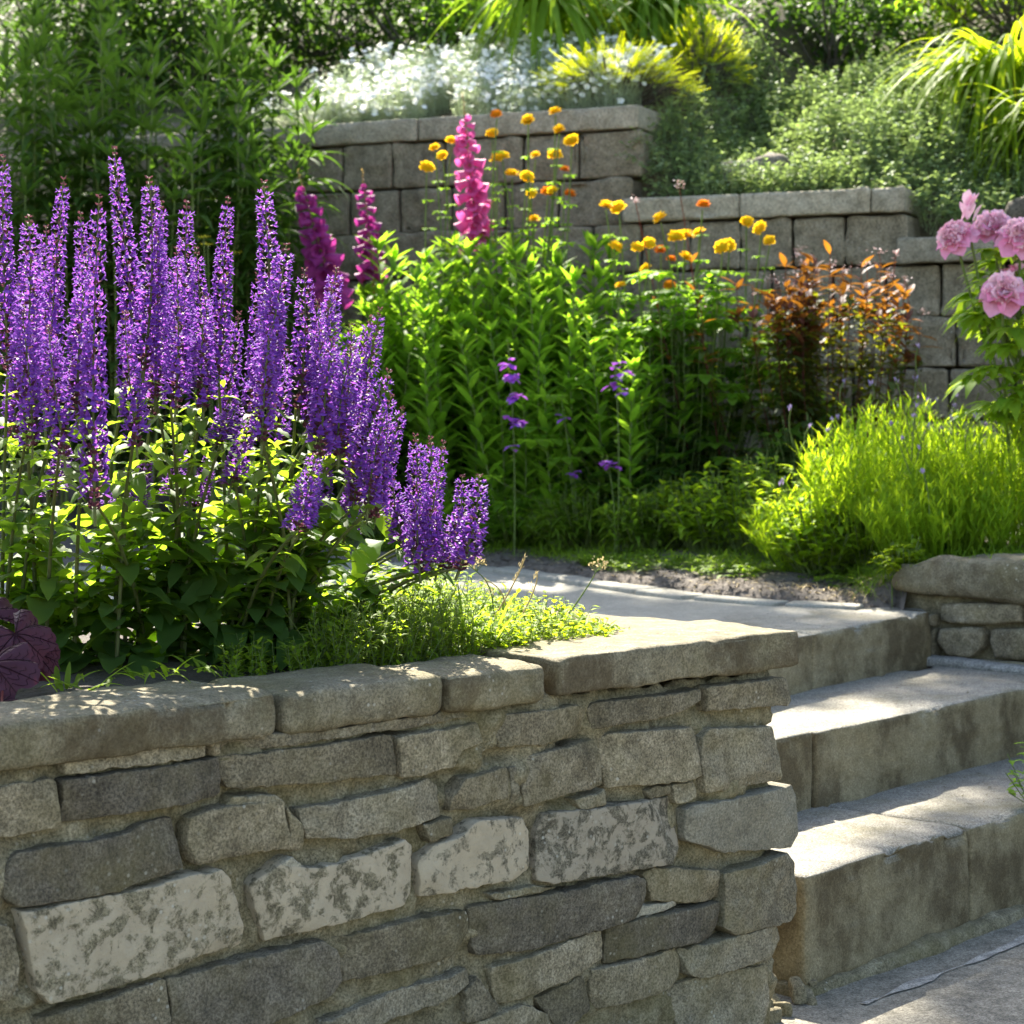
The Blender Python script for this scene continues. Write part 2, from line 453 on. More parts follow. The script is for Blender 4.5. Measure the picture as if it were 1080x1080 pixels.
M['stem_g'] = leaf_mat("green_stem", (0.10, 0.15, 0.045), (0.16, 0.20, 0.06), (0.3, 0.38, 0.06), 0.2)
M['stem_r'] = leaf_mat("red_stem", (0.12, 0.03, 0.025), (0.18, 0.05, 0.04), (0.3, 0.08, 0.06), 0.2)
M['gold'] = petal_mat("gold_petal", (0.95, 0.54, 0.012), (0.98, 0.70, 0.03), (1.0, 0.68, 0.02), 0.45)
M['orange'] = petal_mat("orange_petal", (0.75, 0.24, 0.015), (0.85, 0.34, 0.02), (0.9, 0.3, 0.02), 0.35)
M['fox'] = petal_mat("foxglove_bell", (0.495, 0.063, 0.270), (0.648, 0.180, 0.414), (0.720, 0.126, 0.405), 0.4)
M['fox_dim'] = petal_mat("plum_foxglove_bell", (0.221, 0.025, 0.170), (0.357, 0.060, 0.255), (0.468, 0.051, 0.289), 0.35)
M['bud'] = petal_mat("bud_green", (0.14, 0.17, 0.05), (0.30, 0.14, 0.10), (0.4, 0.3, 0.1), 0.3)
M['violet'] = petal_mat("violet_petal", (0.30, 0.07, 0.50), (0.45, 0.14, 0.68), (0.5, 0.12, 0.7), 0.4)
M['copper'] = leaf_mat("copper_leaf", (0.045, 0.020, 0.026), (0.11, 0.042, 0.030), (0.60, 0.24, 0.02), 0.30)
M['olive'] = leaf_mat("olive_leaf", (0.035, 0.055, 0.02), (0.07, 0.095, 0.025), (0.46, 0.50, 0.02), 0.34)
M['pinkwhite'] = petal_mat("pale_pink_floret", (0.50, 0.36, 0.34), (0.62, 0.48, 0.45), (0.6, 0.4, 0.4), 0.3)
M['lav'] = leaf_mat("lavender_leaf", (0.146, 0.249, 0.019), (0.224, 0.327, 0.027), (0.62, 0.84, 0.02), 0.5)
M['lavfl'] = petal_mat("lavender_bud", (0.25, 0.2, 0.40), (0.4, 0.32, 0.55), (0.4, 0.3, 0.5), 0.3)
M['grass'] = leaf_mat("grass_blade", (0.069, 0.133, 0.013), (0.129, 0.198, 0.021), (0.40, 0.60, 0.03), 0.48)
M['straw'] = leaf_mat("dry_straw", (0.35, 0.26, 0.12), (0.50, 0.40, 0.20), (0.5, 0.4, 0.2), 0.3)
M['peony'] = petal_mat("peony_petal", (0.94, 0.50, 0.64), (0.98, 0.84, 0.88), (0.98, 0.55, 0.68), 0.48)
M['peony_out'] = petal_mat("peony_guard_petal", (0.86, 0.25, 0.46), (0.94, 0.48, 0.64), (0.97, 0.32, 0.55), 0.45)
M['peony_leaf'] = leaf_mat("peony_leaf", (0.095, 0.180, 0.018), (0.151, 0.246, 0.027), (0.605, 0.836, 0.033), 0.52)
M['silver'] = leaf_mat("silver_leaf", (0.350, 0.425, 0.275), (0.525, 0.575, 0.425), (0.562, 0.675, 0.350), 0.4)
M['white'] = petal_mat("white_petal", (0.80, 0.80, 0.76), (0.88, 0.88, 0.84), (0.86, 0.86, 0.78), 0.45)
M['daylily'] = leaf_mat("daylily_leaf", (0.073, 0.150, 0.013), (0.138, 0.224, 0.024), (0.42, 0.62, 0.03), 0.45)
M['yew'] = leaf_mat("yew_needle", (0.18, 0.28, 0.012), (0.36, 0.42, 0.02), (0.75, 0.82, 0.01), 0.45)
M['yew_d'] = leaf_mat("dark_yew_needle", (0.08, 0.17, 0.015), (0.18, 0.27, 0.02), (0.45, 0.56, 0.01), 0.42)
M['vari'] = leaf_mat("variegated_leaf", (0.045, 0.12, 0.06), (0.40, 0.46, 0.24), (0.40, 0.54, 0.14), 0.36)
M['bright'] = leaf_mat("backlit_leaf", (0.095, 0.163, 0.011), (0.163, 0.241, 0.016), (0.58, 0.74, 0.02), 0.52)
M['heuch'] = leaf_mat("purple_leaf", (0.045, 0.016, 0.026), (0.075, 0.036, 0.05), (0.25, 0.03, 0.04), 0.2, 0.45)
M['heuch_v'] = leaf_mat("dark_vein", (0.02, 0.006, 0.010), (0.03, 0.010, 0.014), (0.1, 0.01, 0.02), 0.1)
M['bark'] = soil_mat("bark", (0.05, 0.04, 0.03), (0.12, 0.10, 0.075), 1.0)
M['yellow'] = petal_mat("yellow_floret", (0.65, 0.55, 0.03), (0.75, 0.65, 0.06), (0.8, 0.7, 0.05), 0.35)

# ------------------------------------------------------------------ ground levels and slopes
ZP, ZW = 0.53, 0.70                        # upper path, top of the planter coping
WD = unit(np.array([2360.0, 2200.0]))      # direction of the planter wall, to the right and away
WO = np.array([WD[1], -WD[0]])             # outward (towards the viewer)
WC = np.array([(835 - 540) / F * 3.68, 3.68])
SD = unit(np.array([1960.0, 2200.0]))      # direction of the step fronts
SN = np.array([-SD[1], SD[0]])             # up the steps

EX = np.array([-6.0, -3.0, -1.2, -0.93, -0.13, 0.064, 0.295, 0.60, 0.893, 1.064, 1.16, 2.5, 6.0])
EY = np.array([6.5, 6.9, 7.35, 7.45, 7.22, 7.02, 6.52, 6.05, 5.83, 5.80, 5.74, 4.40, 0.9])
def yedge(X): return np.interp(X, EX, EY)
def sstep(x, a, b):
    t = np.clip((x - a) / (b - a), 0, 1); return t * t * (3 - 2 * t)
def zbed(X, Y):
    g = Y - yedge(X)
    z = ZP - 0.03 + 0.05 * sstep(g, -0.02, 0.10) + 0.10 * np.clip(g / 1.6, 0, 1.5)
    z = z + sstep(X, 0.98, 1.15) * 0.08 * sstep(g, 0.0, 0.1) + 0.0
    p = np.stack([X, Y, np.zeros_like(X)], -1)
    return z + 0.012 * fbm(p * 9, 4, 3) * sstep(g, 0, 0.1)
BE = unit(np.array([0.910, -0.414])); BM = np.array([-BE[1], BE[0]])   # terraced wall direction, and into the hill
KS = 1.07
def ZL(z): return CZ + (z - CZ) * KS
BW = P(675, 109, 8.03 * KS)[:2]                                              # right end of its top tier
SB = float((P(956, 195, 7.5 * KS)[:2] - BW) @ BE)                            # right end of the second tier
def zhill(X, Y):
    p = np.stack([X, Y], -1) - BW
    s, r = p @ BE, p @ BM
    b = ZL(2.19) - 0.41 * sstep(s, -0.16, 0.22) - 0.17 * sstep(s, SB - 0.1, SB + 0.2)
    q = np.stack([X, Y, np.zeros_like(X)], -1)
    return b + 0.40 * np.maximum(r, 0) + 0.16 * sstep(s, 0.1, 1.2) * np.clip(r, 0, 1.2) + 0.03 * fbm(q * 3, 4, 8)
def grid_mesh(name, X, Y, Z, mat):
    a, b = X.shape
    i = (np.arange(a - 1)[:, None] * b + np.arange(b - 1)[None]).ravel()
    mb = MB(); mb.add(np.stack([X, Y, Z], -1), np.stack([i, i + b, i + b + 1, i + 1], -1))
    return mb.build(name, mat)

def hill_hit(x, y):
    for D in np.arange(7.3, 30, 0.02):
        p = P(x, y, D)
        if ((p[:2] - BW) @ BM) > 0.02 and p[2] <= zhill(p[0:1], p[1:2])[0]: return p
    return P(x, y, 12)
def bed_pt(x, D):
    X = (x - 540) / F * D
    return np.array([X, D, float(zbed(np.array([X]), np.array([D]))[0])])

# pavement
xs, ys = np.meshgrid(np.linspace(-30, 30, 60), np.concatenate([np.linspace(-30, 0, 20), np.linspace(0.5, 9, 40)]), indexing='ij')
tag(grid_mesh("pavement", xs, ys, np.zeros_like(xs), M['pavement']), kind="structure")
# garden bed behind the path
xs, ys = np.meshgrid(np.linspace(-6, 6, 220), np.linspace(0, 1, 90), indexing='ij')
y0 = yedge(xs) - 0.08 + 0.24 * sstep(xs, 1.06, 1.15)
ywall = BW[1] + (xs - BW[0]) * BE[1] / BE[0] + 0.3
yy = y0 + (ywall - y0) * ys
tag(grid_mesh("garden_soil", xs, yy, zbed(xs, yy), M['bed']), kind="structure")
# hillside
ss, rr = np.meshgrid(np.concatenate([np.linspace(-40, -4, 30), np.linspace(-3.9, 4, 120), np.linspace(4.2, 40, 30)]), np.concatenate([np.linspace(0.12, 3, 60), np.linspace(3.2, 60, 40)]), indexing='ij')
hx, hy = BW[0] + BE[0] * ss + BM[0] * rr, BW[1] + BE[1] * ss + BM[1] * rr
hz_ = zhill(hx, hy)
hx, hy, hz_ = np.concatenate([hx[:, :1], hx], 1), np.concatenate([hy[:, :1], hy], 1), np.concatenate([hz_[:, :1] * 0, hz_], 1)
tag(grid_mesh("hillside", hx, hy, hz_, M['hill']), kind="structure")

# ------------------------------------------------------------------ planter wall in the foreground
wall = thing("stone_planter_wall", "rough stone and mortar planter wall in the foreground with flat coping", "stone wall", (WC[0], WC[1], 0))
WBASE = (WC[0], WC[1], 0)
def wsz(x, y):
    D = 7599.0 / (2900.0 - x)
    p = np.array([(x - 540) / F * D, D])
    return ((p - WC) @ WD, CZ - (y - HY) / F * D)
WF = (WC, WD, WO)
def wpt(s, off, z):
    return np.array([WC[0] + WD[0] * s + WO[0] * off, WC[1] + WD[1] * s + WO[1] * off, z])
Z3 = np.array([0, 0, 1.0])
WD3, WO3 = np.array([*WD, 0]), np.array([*WO, 0])

mb = MB()
def mort(p, nrm, w): return 0.013 * vnoise(w * 16, 77) + 0.009 * fbm(w * 50, 4, 78) - 0.016 * sstep(vnoise(w * np.array([10, 10, 34]), 79), .3, .7)
rbox(mb, wpt(-1.61, -0.109, 0.300), WD3, WO3, Z3, (3.16, 0.19, 0.675), r=0.02, res=0.0065, amp=0.011, freq=38, seed=4, extra=mort)
mb.build("mortar_core", M['mortar'], wall, weld=0.0004, origin=WBASE)

ST = [  # outline in pixels of the photograph, on the wall plane; material; how far the face stands out
 ('s', .010, [(-70,841),(53,820),(60,824),(63,872),(0,883),(-70,905)]),
 ('d', .012, [(67,823),(230,799),(232,836),(226,841),(66,869)]),
 ('d', .014, [(2,925),(8,908),(21,897),(56,890),(120,883),(155,865),(186,863),(189,915),(120,939),(14,957),(2,946)]),
 ('p', .016, [(18,960),(116,943),(229,915),(239,925),(254,978),(253,995),(123,1038),(46,1057),(35,1045)]),
 ('s', .010, [(-40,975),(0,974),(12,981),(18,1006),(16,1041),(7,1055),(-40,1062)]),
 ('s', .012, [(199,862),(233,851),(296,844),(305,894),(205,911),(198,890)]),
 ('s', .004, [(300,851),(317,869),(319,897),(306,897)]),
 ('s', .010, [(233,800),(345,784),(414,774),(416,816),(356,823),(243,833),(233,818)]),
 ('s', .007, [(419,776),(507,763),(509,783),(486,791),(479,809),(423,820)]),
 ('m', .013, [(316,853),(405,834),(458,821),(468,830),(468,862),(405,879),(324,886),(319,872)]),
 ('s', .008, [(477,837),(488,821),(534,808),(535,841),(497,853),(476,855)]),
 ('p', .016, [(266,936),(293,911),(335,915),(381,901),(423,885),(432,890),(431,943),(423,953),(349,974),(282,993),(275,974)]),
 ('r', .014, [(442,911),(458,892),(480,883),(498,864),(550,862),(558,875),(556,917),(545,925),(500,935),(443,946)]),
 ('d', .014, [(175,1033),(264,1010),(338,992),(352,999),(360,1034),(352,1045),(279,1080),(200,1112),(180,1095)]),
 ('s', .012, [(40,1075),(172,1031),(180,1095),(40,1130)]),
 ('s', .014, [(354,990),(426,971),(491,959),(495,981),(484,999),(472,1010),(409,1024),(363,1036),(356,1017)]),
 ('d', .015, [(495,956),(593,939),(667,923),(677,928),(675,950),(664,969),(564,999),(504,1010),(497,984)]),
 ('m', .006, [(340,1077),(400,1050),(497,1022),(500,1038),(461,1059),(377,1087),(330,1097)]),
 ('s', .014, [(519,1021),(549,1010),(634,980),(636,1010),(601,1032),(527,1061),(521,1043)]),
 ('d', .015, [(638,976),(697,963),(756,950),(757,976),(749,989),(690,1002),(638,1016)]),
 ('s', .014, [(623,1023),(712,1000),(718,1013),(715,1028),(697,1045),(630,1065),(623,1050)]),
 ('m', .018, [(714,1002),(771,987),(817,974),(825,991),(808,1010),(735,1032),(722,1027)]),
 ('m', .006, [(704,1047),(741,1028),(810,1017),(812,1050),(800,1085),(720,1092)]),
 ('s', .004, [(567,1054),(615,1028),(622,1065),(590,1090)]),
 ('s', .010, [(500,1080),(552,1058),(586,1073),(584,1098),(500,1098)]),
 ('s', .004, [(491,1047),(504,1030),(525,1061),(515,1073),(493,1080)]),
 ('m', .018, [(758,921),(827,899),(836,910),(838,963),(830,971),(771,985),(760,976)]),
 ('s', .006, [(679,921),(690,915),(757,917),(759,947),(745,952),(686,950)]),
 ('q', .014, [(566,917),(571,873),(579,858),(712,840),(719,850),(717,895),(704,910),(579,932),(567,930)]),
 ('l', .018, [(721,854),(727,849),(832,828),(837,839),(837,880),(830,893),(760,899),(745,893),(721,887)]),
 ('m', .012, [(738,776),(745,767),(816,767),(827,802),(827,823),(741,836),(737,810)]),
 ('s', .012, [(636,780),(645,774),(727,766),(733,776),(735,817),(723,823),(641,831)]),
 ('s', .010, [(545,800),(627,780),(633,791),(633,828),(549,850)]),
 ('s', .010, [(521,765),(529,754),(608,744),(619,749),(620,767),(616,774),(571,786),(527,789)]),
 ('s', .007, [(624,747),(630,741),(740,727),(740,739),(701,756),(627,770)]),
 ('s', .014, [(744,726),(749,723),(827,714),(830,717),(830,739),(825,744),(745,750)]),
 ('m', .004, [(70,803),(205,780),(219,786),(219,797),(140,808),(70,818)]),
 ('m', .003, [(233,780),(370,765),(510,745),(512,755),(380,775),(235,795)]),
 ('s', .004, [(218,780),(231,777),(232,795),(225,797)]),
 ('l', .006, [(293,911),(307,904),(317,911),(315,920),(303,922)]),
 ('m', .005, [(682,834),(690,830),(706,828),(706,839),(686,843)]),
 ('l', .004, [(675,956),(712,950),(716,956),(671,969)]),
 ('m', .004, [(606,843),(638,832),(638,848),(612,854)]),
 ('m', .005, [(708,828),(734,825),(736,843),(712,848)]),
 ('s', .003, [(447,869),(476,862),(477,880),(454,888)]),
 ('m', .005, [(536,810),(543,808),(547,850),(538,854)]),
 ('m', .004, [(245,840),(290,836),(300,846),(240,852)]),
 ('m', .004, [(590,936),(520,950),(515,943),(560,934)]),
]
MK = {'s': 'stone', 'd': 'stone_dark', 'p': 'stone_pale', 'q': 'stone_pale_b', 'r': 'stone_pale_c', 'm': 'stone_mid', 'l': 'stone_light'}
for k, (mk, out, px) in enumerate(ST):
    mb = MB()
    stone_poly(mb, [wsz(x, y) for x, y in px], WF, front=out * 0.72, bev=0.002, amp=(0.007 if mk == 'm' else 0.0036), seed=100 + k)
    so = mb.build("wall_stone", M[MK[mk]], wall, origin=WBASE)
    if mk in 'pqr': so["label"] = "pale stone with grey mottling"
# the rest of the wall, left of the photograph's edge and round the corner by the steps
def coursed(frame, s0, s1, z0, z1, seed, parent, origin, mats=('stone', 'stone_dark', 'stone_mid'), hh=(0.07, 0.11), ll=(0.14, 0.30)):
    r = np.random.default_rng(seed); z = z0; k = 0
    while z < z1 - 0.03:
        h = min(r.uniform(*hh), z1 - z); s = s0
        if z1 - z - h < 0.05: h = z1 - z
        while s < s1 - 0.02:
            l = r.uniform(*ll)
            if s1 - s - l < 0.08: l = s1 - s
            g = 0.008
            j = r.uniform(-0.006, 0.006, 8)
            mb = MB()
            stone_poly(mb, [(s + g + j[0], z + g + j[1]), (s + l - g + j[2], z + g + j[3]), (s + l - g + j[4], z + h - g + j[5]), (s + g + j[6], z + h - g + j[7])],
                       frame, front=r.uniform(.006, .014), bev=0.008, amp=0.004, seed=seed * 50 + k)
            mb.build("wall_stone", M[r.choice(mats)], parent, origin=origin)
            s += l; k += 1
        z += h
coursed(WF, -3.15, -1.72, 0.02, 0.62, 3, wall, WBASE)

# return of the wall beside the steps, and the low back of the planter
SD3, SN3 = np.array([*SD, 0]), np.array([*SN, 0])
mb = MB()
rbox(mb, np.array([*(WC + SN * 0.62 - SD * 0.15), 0.315]), SN3, SD3, Z3, (0.92, 0.20, 0.64), r=0.02, res=0.016, amp=0.008, freq=22, seed=9, extra=mort)
rbox(mb, np.array([*(WC + SN * 1.0 - SD * 0.06 - WD * 1.55), 0.32]), WD3, WO3, Z3, (3.0, 0.16, 0.65), r=0.02, res=0.03, amp=0.008, freq=20, seed=10)
mb.build("mortar_core", M['mortar'], wall, weld=0.0004, origin=WBASE)
coursed((WC - SD * 0.048, SN, SD), 0.16, 1.05, 0.02, 0.62, 6, wall, WBASE, hh=(0.10, 0.16), ll=(0.2, 0.4))

def edge(n0, n1, z0, z1, more=None, amt=1.0):
    hy, hz = (n1 - n0) / 2, (z1 - z0) / 2
    def f(p, nrm, w):
        d = np.maximum(hy - np.abs(p[..., 1]), 0) + np.maximum(hz - p[..., 2], 0)
        e = -0.020 * sstep(vnoise(w * 11, 71) + .5 * vnoise(w * 27, 72), .05, .8) * np.exp(-(d / .022) ** 2)
        front = sstep(np.abs(nrm[..., 1]), .5, .9)
        q = w * np.array([9, 9, 45])
        e = e + front * (0.005 * fbm(q, 4, 73) + 0.004 * vnoise(w * 7, 74))
        return e * amt + (more(p, nrm, w) if more else 0)
    return f
# coping slabs
def s_at(x): return wsz(x, 700)[0]
cop = [(-3.15, s_at(-95), .199, .700), (s_at(-94), s_at(284), .205, .701), (s_at(293), s_at(461), .200, .697), (s_at(464.5), s_at(570), .20, .695), (s_at(580), 0.004, .21, .703)]
for k, (a, b, dep, zt) in enumerate(cop):
    mb = MB()
    th = 0.062 if k < 4 else 0.066
    rr_ = .016 if k in (2, 3) else .010
    rbox(mb, wpt((a + b) / 2, 0.020 - dep / 2, zt - th / 2), WD3, WO3, Z3, (b - a, dep, th), r=rr_, res=0.0075, amp=0.0045, freq=22, seed=20 + k, extra=edge(-dep / 2, dep / 2, -th / 2, th / 2, lambda p, n_, w_: 0.002 * fbm(w_ * 60, 3, 91) * sstep(-n_[..., 2], -.9, .2), .55))
    mb.build("coping_slab", M['coping'], wall, weld=0.0004, origin=WBASE)
for a, b in ((0.165, 0.62), (0.63, 1.10)):
    mb = MB()
    rbox(mb, np.array([*(WC + SN * (a + b) / 2 - SD * 0.10), .669]), SN3, SD3, Z3, (b - a, 0.215, .062), r=.01, res=0.014, amp=0.0035, freq=17, seed=int(30 + a * 10))
    mb.build("coping_slab", M['coping'], wall, weld=0.0004, origin=WBASE)
# fallen mortar crumbs where the wall meets the steps
mb = MB()
for k in range(12):
    t, o_ = rng.uniform(-0.02, 0.2), rng.uniform(-0.03, 0.03)
    c = np.array([*(WC + SD * (0.0 + t) + SN * (0.075 + o_)), rng.uniform(0.0, 0.03)])
    rbox(mb, c, [1, rng.uniform(-.5, .5), .2], [-.3, 1, rng.uniform(-.5, .5)], [0, .2, 1], rng.uniform(0.02, 0.045, 3), r=0.008, res=0.012, amp=0.006, freq=30, seed=k)
mb.build("mortar_rubble", M['mortar'], wall, origin=WBASE)

# planter soil
ss, rr = np.meshgrid(np.linspace(-3.1, -0.02, 160), np.linspace(0.0, 1.0, 60), indexing='ij')
fr = np.stack([WC[0] + WD[0] * (ss) - WO[0] * 0.12, WC[1] + WD[1] * ss - WO[1] * 0.12], -1)
bk = fr + SN * 0.98
px_ = fr * (1 - rr[..., None]) + bk * rr[..., None] - SD * 0.10
q = np.stack([px_[..., 0], px_[..., 1], np.zeros_like(ss)], -1)
zs = 0.672 + 0.012 * fbm(q * 11, 4, 5) + 0.02 * np.sin(np.pi * rr)
tag(grid_mesh("planter_soil", px_[..., 0], px_[..., 1], zs, M['soil']), kind="structure")
def zpl(x, y): return 0.68

# ------------------------------------------------------------------ garden steps
P1 = np.array([.545, 3.87]); P2 = np.array([.575, 4.44]); P3 = np.array([.683, 5.08])
steps = thing("stone_steps", "three worn pale stone garden steps rising beside the planter wall", "steps", (P1[0], P1[1], 0))
SB0 = (P1[0], P1[1], 0)
def slab(s0, s1, n0, n1, z0, z1, seed, res=0.008, extra=None, org=P1, d=SD, r=0.012, amp=0.003):
    nn = np.array([-d[1], d[0]])
    c = org + d * (s0 + s1) / 2 + nn * (n0 + n1) / 2
    mb = MB()
    rbox(mb, np.array([*c, (z0 + z1) / 2]), np.array([*d, 0]), np.array([*nn, 0]), Z3, (s1 - s0, n1 - n0, z1 - z0), r=r, res=res, amp=amp, freq=9, seed=seed, extra=edge(n0, n1, z0, z1, extra))
    return mb.build("step_slab", M['step'], steps, weld=0.0004, origin=SB0)
def chip(p, nrm, w):
    # broken, hollowed upper edge towards the right end of the lowest step
    t = sstep(p[..., 0], -0.28, 0.05) * np.exp(-((p[..., 2] - 0.055) / 0.05) ** 2) * sstep(-nrm[..., 1], 0.3, 0.9)
    return -0.011 * t * (0.4 + 0.9 * np.abs(vnoise(w * 9, 61)))
slab(0.0, 0.615, 0.0, 0.44, 0.012, 0.222, 41, extra=chip, res=0.008)
slab(0.621, 2.1, 0.004, 0.43, 0.0, 0.219, 42, extra=chip, res=0.012)
d2 = SD
o2 = P2
slab(-0.14, 0.125, 0.0, 0.42, 0.16, 0.388, 43, org=o2)
slab(0.129, 2.1, -0.004, 0.41, 0.16, 0.386, 44, org=o2, res=0.011)
d3 = unit(np.array([1.137, 5.70]) - P3)
slab(-0.30, 0.118, 0.0, 0.40, 0.32, 0.531, 45, org=P3, d=d3)
slab(0.121, 0.80, 0.004, 0.40, 0.32, 0.529, 46, org=P3, d=d3)
# crooked mortar bed under the lowest step
mb = MB()
rbox(mb, np.array([*(P1 + SD * 0.98 + SN * 0.06), -0.006]), SD3, SN3, Z3, (2.0, 0.16, 0.05), r=0.015, res=0.014, amp=0.012, freq=20, seed=55)
mb.build("mortar_bed", M['mortar'], steps, origin=SB0)
# pale pointing line in the pavement along the steps
mb = MB()
t = np.linspace(0.02, 2.4, 120)
nzv = np.stack([t, t * 0, t * 0], -1)
cx = P1[None] + SD[None] * t[:, None] - SN[None] * (0.115 + 0.008 * fbm(nzv * 6, 3, 1))[:, None]
w_ = np.maximum(0.008 + 0.016 * fbm(nzv * 9, 4, 2), 0.0008)
V = np.stack([np.column_stack([cx - SN * w_[:, None], np.full(120, 0.003)]), np.column_stack([cx + SN * w_[:, None], np.full(120, 0.003)])], 1)
i = np.arange(119) * 2
mb.add(V, np.stack([i, i + 2, i + 3, i + 1], -1))
tag(mb.build("pavement_joint", M['joint']), kind="structure")

# upper path
far = [(-6, 6.3)] + [(x, yy_) for x, yy_ in zip(EX[1:9], EY[1:9])] + [(1.10, 5.80)]
near = [tuple(P3 + d3 * 0.78 + np.array([-d3[1], d3[0]]) * 0.2), tuple(P3 + np.array([-d3[1], d3[0]]) * 0.2 - d3 * 0.28), (0.2, 4.6), (-0.3, 4.5), (-2.5, 2.4), (-6, 1.0)]
fx = np.linspace(-5.9, 1.14, 180)
fy = yedge(fx) + 0.012 * fbm(np.stack([fx * 6, fx * 0, fx * 0], -1), 3, 4)
nx = np.array([p[0] for p in near][::-1]); ny = np.array([p[1] for p in near][::-1])
ny_ = np.interp(fx, nx, ny)
ss = np.linspace(0, 1, 50)
X = np.repeat(fx[:, None], 50, 1); Y = fy[:, None] * (1 - ss) + ny_[:, None] * ss
Zg = ZP - 0.002 + 0.004 * fbm(np.stack([X * 4, Y * 4, X * 0], -1), 3, 6)
tag(grid_mesh("path", X, Y, Zg, M['path']), kind="structure")
edging = thing("path_edging", "row of thin flat pale edging stones between path and soil", "edging", (0.3, 6.5, ZP))
xx = -1.2; k = 0
while xx < 0.98:
    l = min(rng.uniform(0.12, 0.28), 1.03 - xx)
    a = np.array([xx, yedge(xx)]); b = np.array([xx + l, yedge(xx + l)])
    d_ = unit(b - a); n_ = np.array([-d_[1], d_[0]])
    c = (a + b) / 2 - n_ * 0.03
    mb = MB()
    rbox(mb, np.array([*c, ZP - 0.004]), np.array([*d_, 0]), np.array([*n_, 0]), Z3, (np.linalg.norm(b - a) - 0.012, 0.10 + rng.uniform(-.02, .02), 0.03), r=0.008, res=0.02, amp=0.004, freq=14, seed=200 + k)
    mb.build("edging_stone", M['path'], edging, origin=(0.3, 6.5, ZP))
    xx += l; k += 1

# ------------------------------------------------------------------ low cheek wall at the right of the steps
KA = np.array([1.16, 5.76]); KD = unit(np.array([0.72, -0.69])); KO = np.array([KD[1], -KD[0]])
if KO @ KA > 0: KO = -KO
cheek = thing("stone_cheek_wall", "low rough stone wall with thick worn coping at the right end of the steps", "stone wall", (KA[0], KA[1], 0.387))
KB = (KA[0], KA[1], 0.387)
KD3, KO3 = np.array([*KD, 0]), np.array([*KO, 0])
mb = MB()
rbox(mb, np.array([*(KA + KD * 0.925 - KO * 0.135), 0.33]), KD3, KO3, Z3, (2.09, 0.22, 0.5), r=0.02, res=0.014, amp=0.006, freq=22, seed=15, extra=mort)
mb.build("mortar_core", M['mortar'], cheek, weld=0.0004, origin=KB)
KF = (KA, KD, KO)
def ksz(x, y):
    k = (x - 540) / F
    t = (k * KA[1] - KA[0]) / (KD[0] - k * KD[1])
    return t, CZ - (y - HY) / F * (KA[1] + t * KD[1])
for k, (mk, pts) in enumerate([
    ('s', [(988, 638), (1020, 636), (1078, 637), (1080, 656), (1050, 659), (1000, 657), (988, 656)]),
    ('s', [(993, 663), (1034, 661), (1039, 668), (1036, 684), (1022, 694), (1000, 692), (990, 675)]),
    ('s', [(1047, 664), (1090, 662), (1108, 664), (1108, 697), (1072, 697), (1050, 694), (1046, 676)]),
    ('m', [(1003, 695), (1050, 697), (1110, 700), (1110, 710), (1060, 706), (1005, 699)]),
    ('s', [(1084, 638), (1130, 637), (1130, 657), (1084, 658)]),
    ('s', [(981, 648), (985, 648), (985, 660), (981, 660)]),
    ('s', [(981, 663), (986, 663), (987, 692), (981, 692)])]):
    mb = MB(); stone_poly(mb, [ksz(x, y) for x, y in pts], KF, front=.012, bev=0.01, amp=0.005, seed=300 + k)
    mb.build("wall_stone", M[MK[mk]], cheek, origin=KB)
coursed(KF, 0.47, 1.95, 0.25, 0.55, 8, cheek, KB, mats=('stone', 'stone_mid'))
def worn(p, nrm, w):
    return -0.045 * np.exp(-((p[..., 0] + 0.62) / 0.13) ** 2) * sstep(p[..., 2], -0.03, 0.05) + 0.010 * vnoise(w * 11, 31) + 0.006 * fbm(w * 25, 3, 32)
mb = MB()
rbox(mb, np.array([*(KA + KD * 0.47 - KO * 0.10), 0.622]), KD3, KO3, Z3, (1.18, 0.27, 0.115), r=0.028, res=0.011, amp=0.004, freq=12, seed=17, extra=worn)
mb.build("coping_slab", M['coping'], cheek, weld=0.0004, origin=KB)
mb = MB()
rbox(mb, np.array([*(KA + KD * 1.55 - KO * 0.11), 0.62]), KD3, KO3, Z3, (0.94, 0.25, 0.11), r=0.028, res=0.02, amp=0.006, freq=12, seed=18)
mb.build("coping_slab", M['coping'], cheek, weld=0.0004, origin=KB)
mb = MB()
rbox(mb, np.array([*(KA + KD * 0.5 + KO * 0.03), 0.392]), KD3, KO3, Z3, (1.0, 0.06, 0.022), r=0.008, res=0.014, amp=0.005, freq=20, seed=19)
mb.build("mortar_fillet", M['joint'], cheek, origin=KB)

# ------------------------------------------------------------------ terraced block wall at the back
tw = thing("block_retaining_wall", "terraced grey concrete block retaining wall with stepped caps behind the flowers", "retaining wall", (BW[0], BW[1], 0.5))
TB = (BW[0], BW[1], 0.5)
BE3, BM3 = np.array([*BE, 0]), np.array([*BM, 0])
CH = 0.186 * KS
def course(mb, s0, s1, off, z0, seed, bl=0.25, lastfull=True, dep=0.22):
    """one course of split-faced blocks from s0 to s1"""
    r = np.random.default_rng(seed)
    s = s1
    first = True
    while s > s0:
        l = bl * r.choice([0.85, 1.0, 1.5]) if not first else bl * r.uniform(0.9, 1.35)
        first = False
        if off < -0.05 and s - l < s0: l = s - s0
        def split(p, nrm, w): return np.where(nrm[..., 1] < -0.5, 0.020 * fbm(w * 14, 4, seed) + 0.012 * vnoise(w * 7, seed + 1), 0.0)
        c = BW + BE * (s - l / 2) + BM * (off + dep / 2)
        rbox(mb, np.array([*c, z0 + CH / 2]), BE3, BM3, Z3, (l - 0.013, dep, CH - 0.010), r=0.012, res=0.022, amp=0.0012, freq=20, seed=seed, extra=split)
        s -= l
